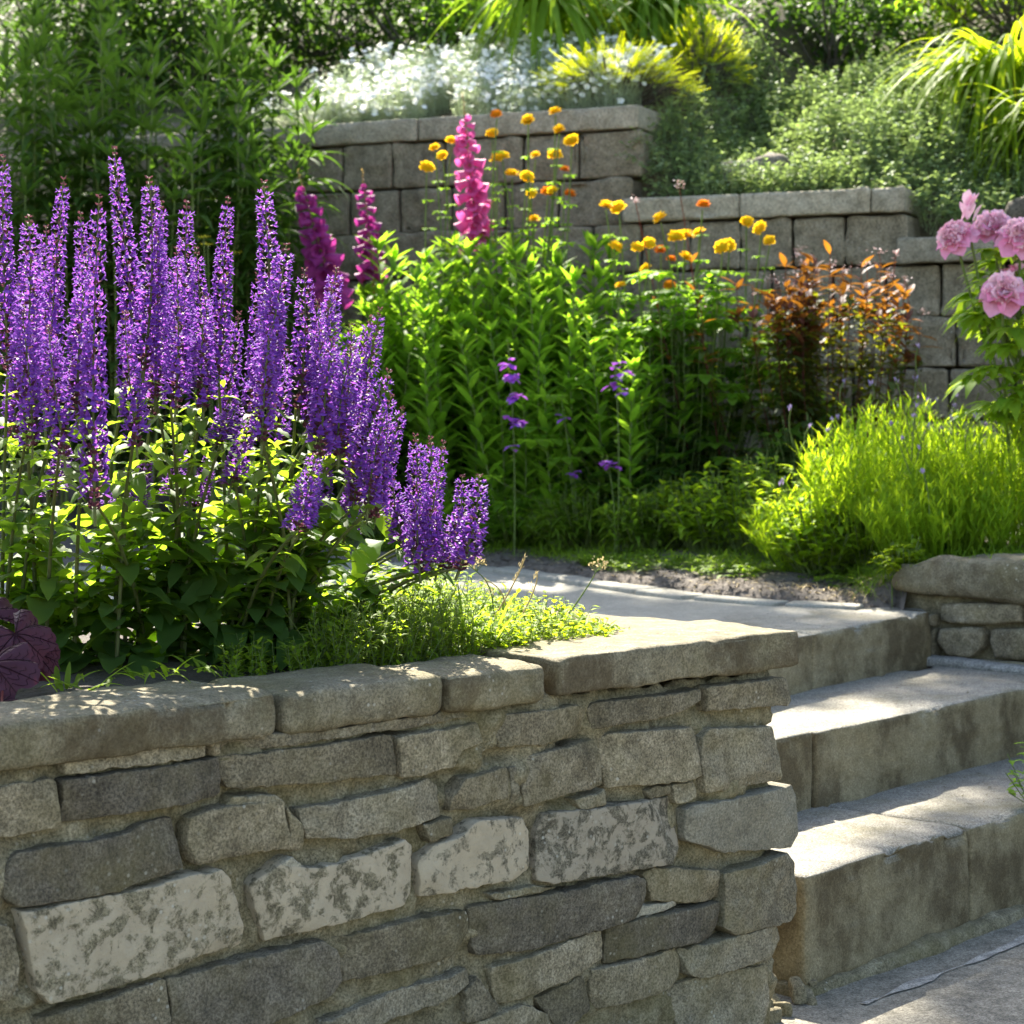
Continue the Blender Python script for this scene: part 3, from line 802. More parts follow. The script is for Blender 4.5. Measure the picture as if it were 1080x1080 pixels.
def capslab(s0, s1, off, z0, seed, th=0.099, dep=0.30):
    mb = MB()
    def split(p, nrm, w): return np.where(nrm[..., 1] < -0.5, 0.015 * fbm(w * 14, 4, seed) + 0.007 * vnoise(w * 6, seed + 1), 0.0)
    c = BW + BE * (s0 + s1) / 2 + BM * (off + dep / 2)
    rbox(mb, np.array([*c, z0 + th / 2]), BE3, BM3, Z3, (s1 - s0 - 0.004, dep, th - 0.004), r=0.010, res=0.022, amp=0.0015, freq=20, seed=seed, extra=split)
    mb.build("wall_cap", M['cap'], tw, weld=0.0004, origin=TB)
mb = MB()
for k in range(4): course(mb, -3.2, 0.0 + (0.012, -0.03, 0.06, 0.1)[k], 0.0, ZL(2.155) - CH * (k + 1), 500 + k)
mb.build("block_course", M['block'], tw, weld=0.0004, origin=TB)
for a, b in ((-3.2, -1.9), (-1.9, -1.02), (-1.02, 0.0)): capslab(a, b, -0.02, ZL(2.155) + .002, int(520 + a * 10))
mb = MB()
for k in range(7):
    z0 = ZL(1.783) - CH * (k + 1)
    course(mb, -3.2, SB + (0.01 if k == 0 else 0.9), -0.10, z0, 540 + k)
mb.build("block_course", M['block'], tw, weld=0.0004, origin=TB)
for a, b in ((-0.03, 0.47), (0.47, 1.0), (1.0, SB)):
    capslab(a, b, -0.13, ZL(1.783) + .003, int(560 + a * 10), dep=0.26)
for a, b in ((SB - 0.03, SB + 0.42), (SB + 0.42, SB + 0.95)): capslab(a, b, -0.15, ZL(1.597) + .003, int(580 + a * 10))

# ------------------------------------------------------------------ violet sage in the planter
def floret(mb, pos, out_, sc, up=Z3):
    """two-lipped sage flower with its calyx, for arrays of positions and outward directions"""
    n = len(pos); out_ = unit(out_)
    leaves(mb, pos, out_ + [0, 0, .35], Z3 + out_ * 0, 0.0058 * sc, 0.0042 * sc, 0.1, obov, -0.7, 2, 1)
    leaves(mb, pos + out_ * 0.002 * sc[:, None], out_ + [0, 0, .75], Z3, 0.0105 * sc, 0.0046 * sc, -0.05, obov, -0.8, 3, 0, sag=(0, 0, -1))
    leaves(mb, pos + out_ * 0.003 * sc[:, None] + np.array([0, 0, .002]) * sc[:, None], out_ + [0, 0, .15], Z3, 0.0098 * sc, 0.0074 * sc, 0.55, obov, -0.35, 3, 0)

def spike_mesh(H, seed):
    r = np.random.default_rng(seed)
    fl, st = MB(), MB()
    nw = int(H / 0.0088)
    path = np.stack([0.012 * np.sin(np.linspace(0, 2.2, 12) + seed), 0.01 * np.sin(np.linspace(0, 2, 12) + 2 * seed), np.linspace(-0.02, H, 12)], -1)
    tubes(st, path, np.linspace(0.0022, 0.0008, 12), 4)
    ps, ds, sc = [], [], []
    cp, cd, cs = [], [], []
    for k in range(nw):
        t = k / (nw - 1)
        z = t * H
        c = np.array([np.interp(z, path[:, 2], path[:, 0]), np.interp(z, path[:, 2], path[:, 1]), z])
        m = 8
        a = np.arange(m) * 2 * np.pi / m + k * 0.6 + r.uniform(-.25, .25, m)
        big = 1.50 * (1 - 0.58 * t ** 1.6)
        for aa in a:
            d = np.array([np.cos(aa), np.sin(aa), r.uniform(-.1, .35)])
            off = c + d * 0.0016 + [0, 0, r.uniform(-.0025, .0025)]
            tail = (t < 0.22 and r.random() > t * 4 + 0.15)
            if t > 0.945 or tail or r.random() < 0.10:
                cp.append(off); cd.append(d + [0, 0, .5]); cs.append(big * r.uniform(.7, 1.0))
            else:
                ps.append(off + d * 0.003 * big); ds.append(d); sc.append(big * r.uniform(.8, 1.15))
    floret(fl, np.array(ps), np.array(ds), np.array(sc))
    cp, cd, cs = map(np.array, (cp, cd, cs))
    for sg in (-.7, .7):
        leaves(fl, cp, cd, Z3, 0.0075 * cs, 0.0045 * cs, -0.1, ovate, sg, 2, 1)
    f = fl.build("flower_spike", [M['salvia_fl'], M['salvia_cal']])
    s_ = st.build("spike_stem", M['salvia_stem'])
    COL.objects.unlink(f); COL.objects.unlink(s_)
    return f.data, s_.data
SPK = [(H, *spike_mesh(H, 40 + k)) for k, H in enumerate((0.13, 0.17, 0.21, 0.25, 0.29, 0.33, 0.19, 0.27))]

# tips and feet of the flower spikes (pixels of the photograph), and how far away each stands
SP = [(7,165,8,390,3.15),(18,228,24,420,3.05),(34,262,30,440,3.3),(65,188,62,430,3.2),(50,240,46,420,3.45),(82,225,84,420,3.35),(93,262,90,440,3.1),
 (107,208,104,535,2.98),(126,157,134,400,3.3),(146,188,150,390,3.15),(158,250,158,440,3.4),(171,215,164,420,3.2),(184,262,180,430,3.05),(195,213,186,410,3.35),
 (212,262,208,420,3.25),(243,209,230,395,3.3),(222,315,216,430,3.1),(281,193,272,430,3.2),(268,290,264,440,3.35),(293,258,284,425,3.1),(318,285,312,430,3.3),
 (335,318,330,455,3.2),(364,283,345,450,3.35),(352,360,338,480,3.15),(397,326,372,455,3.4),(380,370,362,480,3.2),(409,392,382,530,3.3),(420,420,392,535,3.2),(392,400,370,500,3.5),
 (12,300,12,470,3.5),(140,330,140,470,3.0),(250,330,246,455,3.45),(305,370,296,470,3.5),
 (24,330,26,470,3.0),(60,345,62,480,2.95),(325,478,312,562,3.0),(240,425,232,470,3.1),(183,470,186,520,3.4),(285,345,276,465,3.0),
 (345,300,326,450,3.3),(374,345,348,480,3.25),(388,335,364,470,3.4),(403,440,384,545,3.3),(426,432,398,545,3.35),(348,470,338,545,3.35),(372,500,360,565,3.4),(328,505,317,562,3.1),
 (150,482,150,545,3.3),(60,470,58,525,3.4),(215,478,206,540,3.35),(255,440,248,512,3.15),(120,515,118,560,3.5),
 (436,459,430,580,3.42),(450,462,447,590,3.5),(466,467,458,600,3.38),(480,502,468,600,3.45),(497,501,480,600,3.38),(419,506,428,575,3.5),(444,520,446,602,3.36),(472,540,466,604,3.5)]
plants = [(35, 3.32), (120, 3.30), (200, 3.38), (275, 3.36), (345, 3.50)]
SLAB = ["violet sage at the left edge of the planter, behind the purple-leaved plant",
        "tallest violet sage, second from the left in the planter",
        "violet sage in the middle of the clump with loosely set spikes",
        "violet sage leaning right with its spikes in front of the foxgloves",
        "low violet sage flopping right over the weeds near the path"]
for pi, (bx, bD) in enumerate(plants):
    base = np.array([(bx - 540) / F * bD, bD, 0.675])
    root = thing("violet_sage", SLAB[pi], "sage", base, "violet sage plants in the planter")
    if pi == 4: mine = [s for s in SP if s[1] > 450 and s[0] > 400]
    else: mine = [s for s in SP if not (s[1] > 450 and s[0] > 400) and np.argmin([abs(s[2] - (q[0] + (6 if i == 3 else 0)) - (0.25 * (s[2] - 270) if i == 3 else 0)) for i, q in enumerate(plants[:4])]) == pi]
    stm, fol = MB(), MB()
    for (tx, ty, fx_, fy_, D) in mine:
        tip, foot = P(tx, ty, D), P(fx_, fy_, D)
        v = tip - foot; Ln = np.linalg.norm(v)
        k = int(np.argmin([abs(h[0] - Ln) + 0.015 * rng.random() for h in SPK]))
        H, fm, sm = SPK[k]
        rot = Vector(v).to_track_quat('Z', 'Y')
        rq = rot.to_matrix() @ __import__("mathutils").Matrix.Rotation(rng.uniform(0, 6.28), 3, 'Z')
        f = bpy.data.objects.new("flower_spike", fm); COL.objects.link(f); f.parent = root
        f.location = foot - base; f.rotation_euler = rq.to_euler(); sxy = rng.uniform(0.94, 1.26); f.scale = (sxy, sxy, Ln / H)
        s_ = bpy.data.objects.new("spike_stem", sm); COL.objects.link(s_); s_.parent = f
        # stem down to the crown of the plant
        b0 = np.array([base[0] + rng.uniform(-.06, .06), base[1] + rng.uniform(-.06, .06), base[2]])
        mid = (foot - b0)
        path = arc(b0, foot, 10, (-(foot[0] - b0[0]) * 0.12, -(foot[1] - b0[1]) * .12, 0.02))[0]
        tubes(stm, path - base, np.linspace(0.0038, 0.0022, 10), 5)
        tot = np.linalg.norm(foot - b0)
        nn = int(tot / 0.040)
        for q in range(nn):
            t = (q + rng.uniform(.3, .9)) / nn
            i0 = min(int(t * 9), 8); pt = path[i0] + (path[i0 + 1] - path[i0]) * (t * 9 - i0)
            a = rng.uniform(0, 6.28)
            big = (1 - 0.62 * t) * rng.uniform(.75, 1.15)
            aa = np.array([a, a + np.pi])
            leaves(fol, np.repeat((pt - base)[None], 2, 0), hdirs(2, 0.45, .3, aa), Z3, 0.118 * big, 0.052 * big, rng.uniform(.1, .75), toothed, 0.25, 9, 0, wave=0.09)
    # basal leaves
    nb = 42 if pi < 4 else 20
    a = rng.uniform(0, 6.28, nb)
    b0 = np.stack([rng.uniform(-.10, .10, nb), rng.uniform(-.08, .10, nb), rng.uniform(0.0, .26, nb)], -1)
    leaves(fol, b0, hdirs(nb, .4, .5, a), Z3 + rng.normal(0, .5, (nb, 3)), rng.uniform(.07, .115, nb), rng.uniform(.042, .060, nb), rng.uniform(.15, .85, nb), toothed, 0.2, 10, 0, wave=0.10)
    stm.build("stem", M['salvia_stem'], root)
    fol.build("foliage", M['salvia_leaf'], root)

# ------------------------------------------------------------------ weeds, grass and dry stalks in the planter
def sprig_field(mb, xs, ys, zs, h, nl, L, W, lean=0.3, mat=0, smat=1, prof=lance, zj=.25):
    """small upright leafy shoots"""
    n = len(xs)
    b = np.stack([xs, ys, zs], -1)
    tip = b + np.stack([rng.normal(0, lean, n) * h, rng.normal(0, lean, n) * h, h], -1)
    path = arc(b, tip, 5)
    tubes(mb, path, np.linspace(0.0011, 0.0005, 5), 3, smat)
    for k in range(nl):
        t = (k + rng.uniform(.2, 1, n)) / nl
        pt = b + (tip - b) * t[:, None]
        leaves(mb, pt, hdirs(n, .5, zj + .3), Z3, L * rng.uniform(.6, 1.2, n), W * rng.uniform(.7, 1.2, n), rng.uniform(0, .6, n), prof, .25, 3, mat)
mb = MB()
n = 1500
px = rng.uniform(235, 560, n); D = rng.uniform(0, 1, n)
Df = 7599.0 / (2900 - px) + 0.19
D = Df + 0.02 + D ** 1.3 * 0.75
hgt = np.where(px > 330, 0.11, 0.06) * rng.uniform(.5, 1.15, n) * np.clip((590 - px) / 120, .35, 1)
keep = rng.random(n) < np.where(px > 320, 1, .35)
px, D, hgt = px[keep], D[keep], hgt[keep]
sprig_field(mb, (px - 540) / F * D, D, np.full(len(px), .675), hgt, 9, 0.022, 0.0075)
tag(mb.build("leafy_weeds", [M['weed'], M['stem_g']]), "bright green small-leaved weeds filling the planter behind the coping", "weeds", kind="stuff")
mb = MB()
n = 480
px = rng.uniform(515, 668, n); t = rng.random(n) ** 1.4
D = 7599.0 / (2900 - px) + 0.20 + t * np.clip((690 - px) / 150, .05, 1) * 0.55
hgt = rng.uniform(.025, .075, n) * np.clip((680 - px) / 90, .3, 1)
sprig_field(mb, (px - 540) / F * D, D, np.full(n, .678), hgt, 7, 0.02, 0.009, prof=ovate)
n = 900
px = rng.uniform(480, 672, n); t = rng.random(n)
D = 7599.0 / (2900 - px) + 0.19 + t * np.clip((690 - px) / 150, .05, 1) * 0.5
leaves(mb, np.stack([(px - 540) / F * D, D, np.full(n, .675)], -1), hdirs(n, 1.1, .7), Z3, rng.uniform(.025, .06, n), .0035, rng.uniform(.1, .8, n), strap, .3, 4, 0)
tag(mb.build("yellow_green_weeds", [M['bright'], M['stem_g']]), "sunlit yellow-green weeds and short grass at the right end of the planter", "weeds", kind="stuff")

def grass_tuft(name, label, base, n, L, W, mat, cat="grass tuft", group=None, up=1.3, droop=(.15, .7), spread=.02):
    r = thing(name, label, cat, base, group)
    mb = MB()
    b = np.stack([rng.normal(0, spread, n), rng.normal(0, spread, n), np.zeros(n)], -1)
    leaves(mb, b, hdirs(n, up, .6), Z3, rng.uniform(.5, 1.1, n) * L, rng.uniform(.7, 1.2, n) * W, rng.uniform(*droop, n), strap, .35, 7)
    mb.build("blade", M[mat], r)
    return r
grass_tuft("grass_tuft", "upright grass tuft between the weeds, left of the dry seed stalks", P(508, 672, 3.42), 24, .16, .0055, 'grass')
grass_tuft("grass_tuft", "short broad grass seedling at the coping edge under the sage", P(75, 728, 2.93), 12, .085, .008, 'weed', up=.8)
grass_tuft("grass_tuft", "short broad grass seedling on the coping in the shade, right of centre of the sage", P(160, 716, 3.0), 11, .07, .008, 'weed', up=.8)
grass_tuft("grass_tuft", "narrow seedling under the big sage leaves beside the coping joint", P(205, 708, 3.05), 12, .07, .009, 'weed', up=.7)

def seed_stalk(label, b, tip, kind):
    r = thing("seed_stalk", label, "dry stalk", b)
    st = MB(); pth = arc(np.zeros(3), tip - b, 8, (0.01, 0, 0.012))[0]
    tubes(st, pth, np.linspace(.0016, .0009, 8), 4)
    hd = MB()
    if kind == 'umbel':
        e = pth[-1]; n = 9
        d = hdirs(n, .9, .3)
        ends = e + d * rng.uniform(.015, .03, (n, 1))
        tubes(st, arc(np.repeat(e[None], n, 0), ends, 3), .0006, 3)
        m = 60
        c = ends[rng.integers(0, n, m)] + rng.normal(0, .0035, (m, 3))
        leaves(hd, c, rand_dirs(m), rand_dirs(m), .0055, .004, 0, ovate, .3, 2)
        hd.build("seed_head", M['yellow'] if False else M['straw'], r)
    else:
        m = 26; t = rng.uniform(.55, 1, m)
        c = pth[0] + (pth[-1] - pth[0]) * t[:, None] + rng.normal(0, .002, (m, 3))
        leaves(hd, c, unit(pth[-1] - pth[0]) + rng.normal(0, .25, (m, 3)), rand_dirs(m), .008, .0018, 0, lance, .3, 2)
        hd.build("seed_head", M['straw'], r)
    st.build("stalk", M['straw'] if kind != 'umbel' else M['stem_g'], r)
seed_stalk("pale umbel seed stalk standing over the path, rightmost in the planter", P(598, 650, 3.75), P(628, 604, 3.75), 'umbel')
seed_stalk("pale umbel seed head right beside the lowest sage spikes", P(520, 660, 3.6), P(503, 603, 3.6), 'umbel')
seed_stalk("straight thin dry grass stalk leaning right in front of the path", P(522, 650, 3.6), P(554, 586, 3.6), 'dry')
seed_stalk("thin dry stalk leaning left between grass tuft and path", P(535, 655, 3.62), P(512, 612, 3.62), 'dry')
seed_stalk("short brown dry stalk, just left of the sunny weeds", P(550, 650, 3.62), P(566, 604, 3.62), 'dry')

# purple-leaved coral bells at the left edge
hb = P(-6, 730, 2.96)
hr = thing("purple_leaf_plant", "purple scallop-leaved coral bells drooping over the coping at the left edge", "plant", hb)
def lobed_leaf(mb, c, nrm, tipd, R, seed):
    nrm = unit(nrm); tipd = unit(tipd - nrm * (tipd @ nrm)); sd = np.cross(nrm, tipd)
    th = np.linspace(-2.75, 2.75, 61); ks = np.linspace(0.02, 1, 11)
    rad = R * (0.70 + 0.24 * np.abs(np.cos(th * 2.6)) ** .8 + 0.06 * np.abs(np.sin(th * 13))) * (1 - 0.12 * np.abs(th / 2.75) ** 2)
    A, K = np.meshgrid(np.arange(61), ks, indexing='ij')
    r_ = rad[A] * K
    x, y = r_ * np.cos(th[A]), r_ * np.sin(th[A])
    z = -0.30 * R * K ** 2 + 0.07 * R * K * np.cos(th[A] * 7.8 + seed) - 0.03 * R * K ** .5 * (np.abs(np.sin(th[A] * 2.6 + 1.57)) ** .3) + 0.025 * R * vnoise(np.stack([x * 90, y * 90, x * 0 + seed], -1), seed)
    V = c + x[..., None] * tipd + y[..., None] * sd + z[..., None] * nrm
    a, b = A.shape
    i = (np.arange(a - 1)[:, None] * b + np.arange(b - 1)[None]).ravel()
    mb.add(V, np.stack([i, i + b, i + b + 1, i + 1], -1))
    for ja in (2, 10, 18, 24, 30, 36, 42, 50, 58):
        tubes(mb, V[ja] + nrm * .0004, np.linspace(.0014, .0004, len(ks)), 4, 1)
        for kk in (4, 6, 8):
            for sd_ in (-1, 1):
                jb = np.clip(ja + sd_ * np.array([0, 1, 2, 3]), 0, 60)
                tubes(mb, V[jb, np.minimum(kk + np.array([0, 0, 1, 1]), 10)] + nrm * .0004, .0004, 3, 1)
for k, (x, y, D, nr, td, R) in enumerate([(16, 668, 2.93, (.25, -.75, .65), (.45, -.3, -.8), .062), (-8, 700, 2.86, (-.1, -.7, .7), (.2, -.3, -.9), .066), (38, 690, 3.0, (.4, -.7, .5), (.7, .0, -.6), .045), (-20, 650, 3.0, (-.2, -.6, .8), (-.4, -.2, .6), .06), (2, 742, 2.80, (0, -.5, .8), (.3, -.5, -.7), .03)]):
    mb = MB()
    c = P(x, y, D) - hb
    lobed_leaf(mb, c, np.array(nr), np.array(td), R, k)
    mb.build("leaf", [M['heuch'], M['heuch_v']], hr)
    mb = MB(); tubes(mb, arc(np.array([0, .06, .0]), c, 6, (0, 0, .02))[0], .0018, 4); mb.build("leaf_stalk", M['stem_r'], hr)

# ------------------------------------------------------------------ flower border between path and block wall
def upright_plant(nst, H, L, W, gap, spread, lean=.08, prof=lance, up=.55, droop=.4, top=8, wh=1, leafmin=.1, taper=.35):
    st, fo = MB(), MB()
    for k in range(nst):
        b = np.array([rng.normal(0, spread), rng.normal(0, spread), 0])
        h = H * rng.uniform(.62, 1.06)
        tip = b + [rng.normal(0, lean) * h, rng.normal(0, lean) * h, h]
        path = arc(b, tip, 8, (rng.normal(0, .02), rng.normal(0, .02), 0))[0]
        tubes(st, path, np.linspace(.0045, .0022, 8), 5)
        nl = int(h / gap)
        t = leafmin + (1 - leafmin) * (np.arange(nl) + rng.uniform(0, .5, nl)) / nl
        pt = np.stack([np.interp(t, np.linspace(0, 1, 8), path[:, i]) for i in range(3)], -1)
        a0 = rng.uniform(0, 6.28)
        for w in range(wh):
            a = a0 + np.arange(nl) * 2.4 + w * 2 * np.pi / wh + (rng.normal(0, .25, nl))
            sc = (1 - taper * np.maximum(t - .55, 0) / .45) * rng.uniform(.75, 1.15, nl)
            leaves(fo, pt, hdirs(nl, up, .25, a), Z3, L * sc, W * sc, droop * rng.uniform(.4, 1.4, nl), prof, .22, 6)
        if top:
            leaves(fo, np.repeat(tip[None], top, 0), hdirs(top, 1.1, .5), Z3, L * .6 * rng.uniform(.6, 1.1, top), W * .7, .15, prof, .25, 5)
    return st, fo
LG = "tall green lance-leaved plants massed in front of the block wall"
protos = []
for k in range(4):
    st, fo = upright_plant(5, .98, .175, .036, .021, .075, up=.95, droop=.28)
    r = thing("lance_leaved_plant", "tall fresh green lance-leaved plant without flowers, massed in front of the block wall", "plant", (0, 0, 0), LG)
    st.build("stem", M['stem_g'], r); fo.build("foliage", M['lance'], r)
    protos.append(r)
spots = [(395,8.25,265),(425,8.1,262),(455,7.95,262),(490,8.2,258),(520,8.0,270),(548,7.8,275),(575,8.1,255),(600,7.8,262),(628,7.6,300),(590,7.6,320),(540,7.7,315),(500,7.75,320),(460,7.85,315),(425,7.9,330),(650,7.4,345),(565,7.6,370),(620,7.4,355),(388,8.0,330),(480,8.35,262),(548,8.3,250),(515,8.3,264),(600,8.0,268),(640,7.8,320),(445,8.3,250),(410,8.0,290),(560,7.95,300),(670,7.4,380),(530,8.15,248),(575,8.2,258),(500,8.0,280),(440,8.05,285)]
for k, (x, D, ty) in enumerate(spots):
    b = bed_pt(x, max(D, float(yedge(np.array([(x - 540) / F * D]))[0]) + .40))
    H = (P(x, ty, b[1])[2] - b[2])
    sc = H / 1.0
    rz, tl = rng.uniform(0, 6.28), (rng.normal(0, .04), rng.normal(0, .04))
    if k < 4:
        o = protos[k]; o.location = b; o.rotation_euler = (*tl, rz); o.scale = (max(sc, .8), max(sc, .8), sc)
    else: dup(protos[k % 4], b, rz, (max(sc, .8), max(sc, .8), sc), tilt=tl)

# globeflowers
def palm(mb, c, a, R, tilt, mat=0):
    """leaf of five deeply cut leaflets on arrays of centres"""
    for q in (-1.9, -.95, 0, .95, 1.9):
        n = len(c)
        leaves(mb, c, hdirs(n, .12, .1, a + q), Z3, R * (1 - .12 * abs(q)), R * .48, tilt, obov, .2, 4, mat)
        for s_ in (-.35, .35): leaves(mb, c + hdirs(n, .1, 0, a + q) * (R * .4)[:, None], hdirs(n, .05, .05, a + q + s_ * 1.6), Z3, R * .5, R * .2, tilt * .5, lance, .2, 3, mat)
def globe_mesh(seed, mats, R=.0295):
    mb = MB()
    for ring, (m, zz, L) in enumerate([(8, -.12, 1.0), (8, .3, 1.0), (7, .85, .92), (5, 1.9, .75), (3, 4, .55)]):
        a = np.arange(m) * 2 * np.pi / m + ring * .5 + rng.normal(0, .1, m)
        leaves(mb, np.zeros((m, 3)), hdirs(m, zz, .1, a), Z3, R * L * rng.uniform(.85, 1.1, m), R * .95, -.22, obov, .45, 4, 0)
    o = mb.build("flower", mats); COL.objects.unlink(o); return o.data
GM = [globe_mesh(k, [M['gold']]) for k in range(3)] + [globe_mesh(9, [M['orange']])]
def globeflower(label, bx, bD, fl, fD, nfol, fr, fh):
    b = bed_pt(bx, bD)
    r = thing("globeflower_plant", label, "flower", b, "yellow globeflower plants")
    st, fo = MB(), MB()
    for k, (x, y) in enumerate(fl):
        D = fD + rng.uniform(-.15, .15)
        tip = P(x, y, D) - b
        foot = np.array([tip[0] * .72 + rng.normal(0, .04), rng.normal(0, .05), 0.0])
        pth = arc(foot, tip - [0, 0, .012], 8, (rng.normal(0, .02), 0, 0))[0]
        tubes(st, pth, np.linspace(.0048, .0030, 8), 4)
        f = bpy.data.objects.new("flower", GM[k % 4 if k % 7 else 0]); COL.objects.link(f); f.parent = r
        f.location = tip; f.rotation_euler = (rng.uniform(-.1, .7), rng.normal(0, .35), rng.uniform(0, 6.28)); s_ = rng.uniform(.75, 1.15) * (1.0 if y < 285 else .85); f.scale = (s_,) * 3
        # stem leaves
        for t in (.35, .5, .62, .74, .84, .92):
            c = pth[0] + (pth[-1] - pth[0]) * t
            palm(fo, c[None], rng.uniform(0, 6.28, 1), np.array([.055 * (1.3 - t)]) * 1.6, .35)
    n = nfol
    c = np.stack([rng.normal(0, fr, n), rng.normal(0, fr * .5, n), rng.random(n)], -1)
    c[:, 2] = .08 + (fh - .08) * c[:, 2] ** .8 * np.exp(-(c[:, 0] / fr) ** 2 * .28) * (1 + .22 * vnoise(np.column_stack([c[:, 0] * 9, c[:, 1] * 9, c[:, 0] * 0]), 12))
    tubes(st, arc(np.stack([c[:, 0] * .5, c[:, 1] * .5, c[:, 0] * 0], -1), c, 4), .0016, 3)
    palm(fo, c, rng.uniform(0, 6.28, n), rng.uniform(.06, .105, n), .4)
    # side buds
    st.build("stem", M['stem_g'], r); fo.build("foliage", M['lance'], r)
globeflower("globeflower with a cluster of orange-yellow blooms beside the magenta foxglove", 545, 8.1,
  [(450,178),(459,157),(467,165),(524,122),(557,128),(586,119),(590,138),(603,150),(530,166),(565,165),(585,165),(595,180),(540,185),(555,188),(583,202),(600,206),(519,142),(524,169),(563,233),(578,205),(476,150),(560,205)], 8.15, 130, .26, .75)
globeflower("globeflower with scattered orange-yellow blooms left of the copper-leaved plant", 725, 7.65,
  [(639,218),(653,221),(697,231),(741,218),(787,235),(684,258),(713,252),(722,250),(738,247),(722,272),(682,285),(708,275),(769,260),(648,262),(655,302),(697,265),(803,242),(762,262),(812,255),(706,303),(672,262)], 7.65, 460, .30, .85)

# foxgloves
def foxglove(label, b, tip, foot, mat, n, bellL):
    r = thing("foxglove", label, "foxglove", b)
    st, be = MB(), MB()
    tip, foot = tip - b, foot - b
    pth = np.concatenate([arc(np.zeros(3), foot, 5)[0][:-1], arc(foot, tip, 8)[0]])
    tubes(st, pth, np.linspace(.006, .002, len(pth)), 5)
    m = 12; t = rng.uniform(0.05, .55, m)
    leaves(st, pth[0] + (foot - pth[0]) * t[:, None], hdirs(m, .4, .3), Z3, .16, .05, .6, lance, .2, 6)
    for k in range(n):
        t = k / (n - 1)
        c = foot + (tip - foot) * t
        a = k * 2.4 + rng.normal(0, .3)
        sc = (1 - .72 * t ** 1.6) * rng.uniform(.85, 1.1)
        d = unit(np.array([np.cos(a), np.sin(a) - .25, -.28 + .5 * t]) + rng.normal(0, .12, 3))
        if t > .86:
            leaves(st, c[None], hdirs(1, .8, .3), Z3, .012, .009, 0, ovate, .5, 3); continue
        L = bellL * sc
        ctr = c[None] + d[None] * (np.linspace(0.08, 1, 7) * L)[:, None] + np.array([0, 0, -1]) * (np.linspace(0, 1, 7) ** 2 * L * .2)[:, None]
        rad = L * np.array([.10, .19, .25, .27, .28, .33, .42])
        tubes(be, ctr, rad, 8)
    st.build("stem", M['bud'], r); be.build("flower_bell", M[mat], r)
foxglove("magenta foxglove spike standing against the block wall among yellow flowers", bed_pt(497, 8.25), P(488, 100, 8.25), P(503, 258, 8.25), 'fox', 54, .074)
foxglove("plum-coloured foxglove with wide drooping bells right of the sage, tilted left", bed_pt(352, 8.0), P(314, 180, 8.0), P(352, 310, 8.0), 'fox_dim', 44, .078)
foxglove("slim plum foxglove in front of the block wall's lower courses", bed_pt(392, 8.2), P(382, 180, 8.2), P(394, 290, 8.2), 'fox_dim', 34, .060)

# small violet bell flowers on thin stems
def violet(label, bx, D, sts):
    b = bed_pt(bx, D); r = thing("violet_bellflower", label, "flower", b)
    st, fl, fo = MB(), MB(), MB()
    for (tx, ty, fl_) in sts:
        tip = P(tx, ty, D) - b
        tubes(st, arc(np.array([tip[0] * .3, 0, 0]), tip, 8, (.01, 0, 0))[0], np.linspace(.003, .0015, 8), 4)
        t = rng.uniform(.1, .95, 10)
        leaves(fo, tip * t[:, None], hdirs(10, .6, .3), Z3, .08 * (1.1 - t), .014, .3, lance, .2, 4)
        m = 14; leaves(fo, tip * rng.uniform(.8, 1, m)[:, None] + rng.normal(0, .008, (m, 3)), hdirs(m, .6, .4), Z3, .012, .008, 0, ovate, .4, 2)
        for (x, y, n) in fl_:
            c = P(x, y, D - .02) - b
            cc = c + rng.normal(0, .007, (n, 3))
            fl = MB(); leaves(fl, cc, hdirs(n, .1, .5), Z3, .034, .026, .3, obov, .3, 3); fl.build("flower", M['violet'], r)
    st.build("stem", M['stem_g'], r); fo.build("foliage", M['lance'], r)
violet("slender violet-flowered stem in front of the lance-leaved plants", 545, 7.25, [(536, 362, [(537,383,11),(539,398,14),(543,419,14),(546,446,14),(536,440,4),(539,470,4)])])
violet("slender stem with few mauve flowers, right of the violet-flowered stem", 652, 7.0, [(648, 368, [(650,383,5),(656,394,6),(646,405,5),(655,410,4)]), (640, 480, [(636,487,5),(647,492,7)])])
violet("low violet blooms under the lance-leaved plants near the grass", 612, 7.3, [(600, 470, [(602,500,7)]), (592, 420, [(594, 440, 3)])])

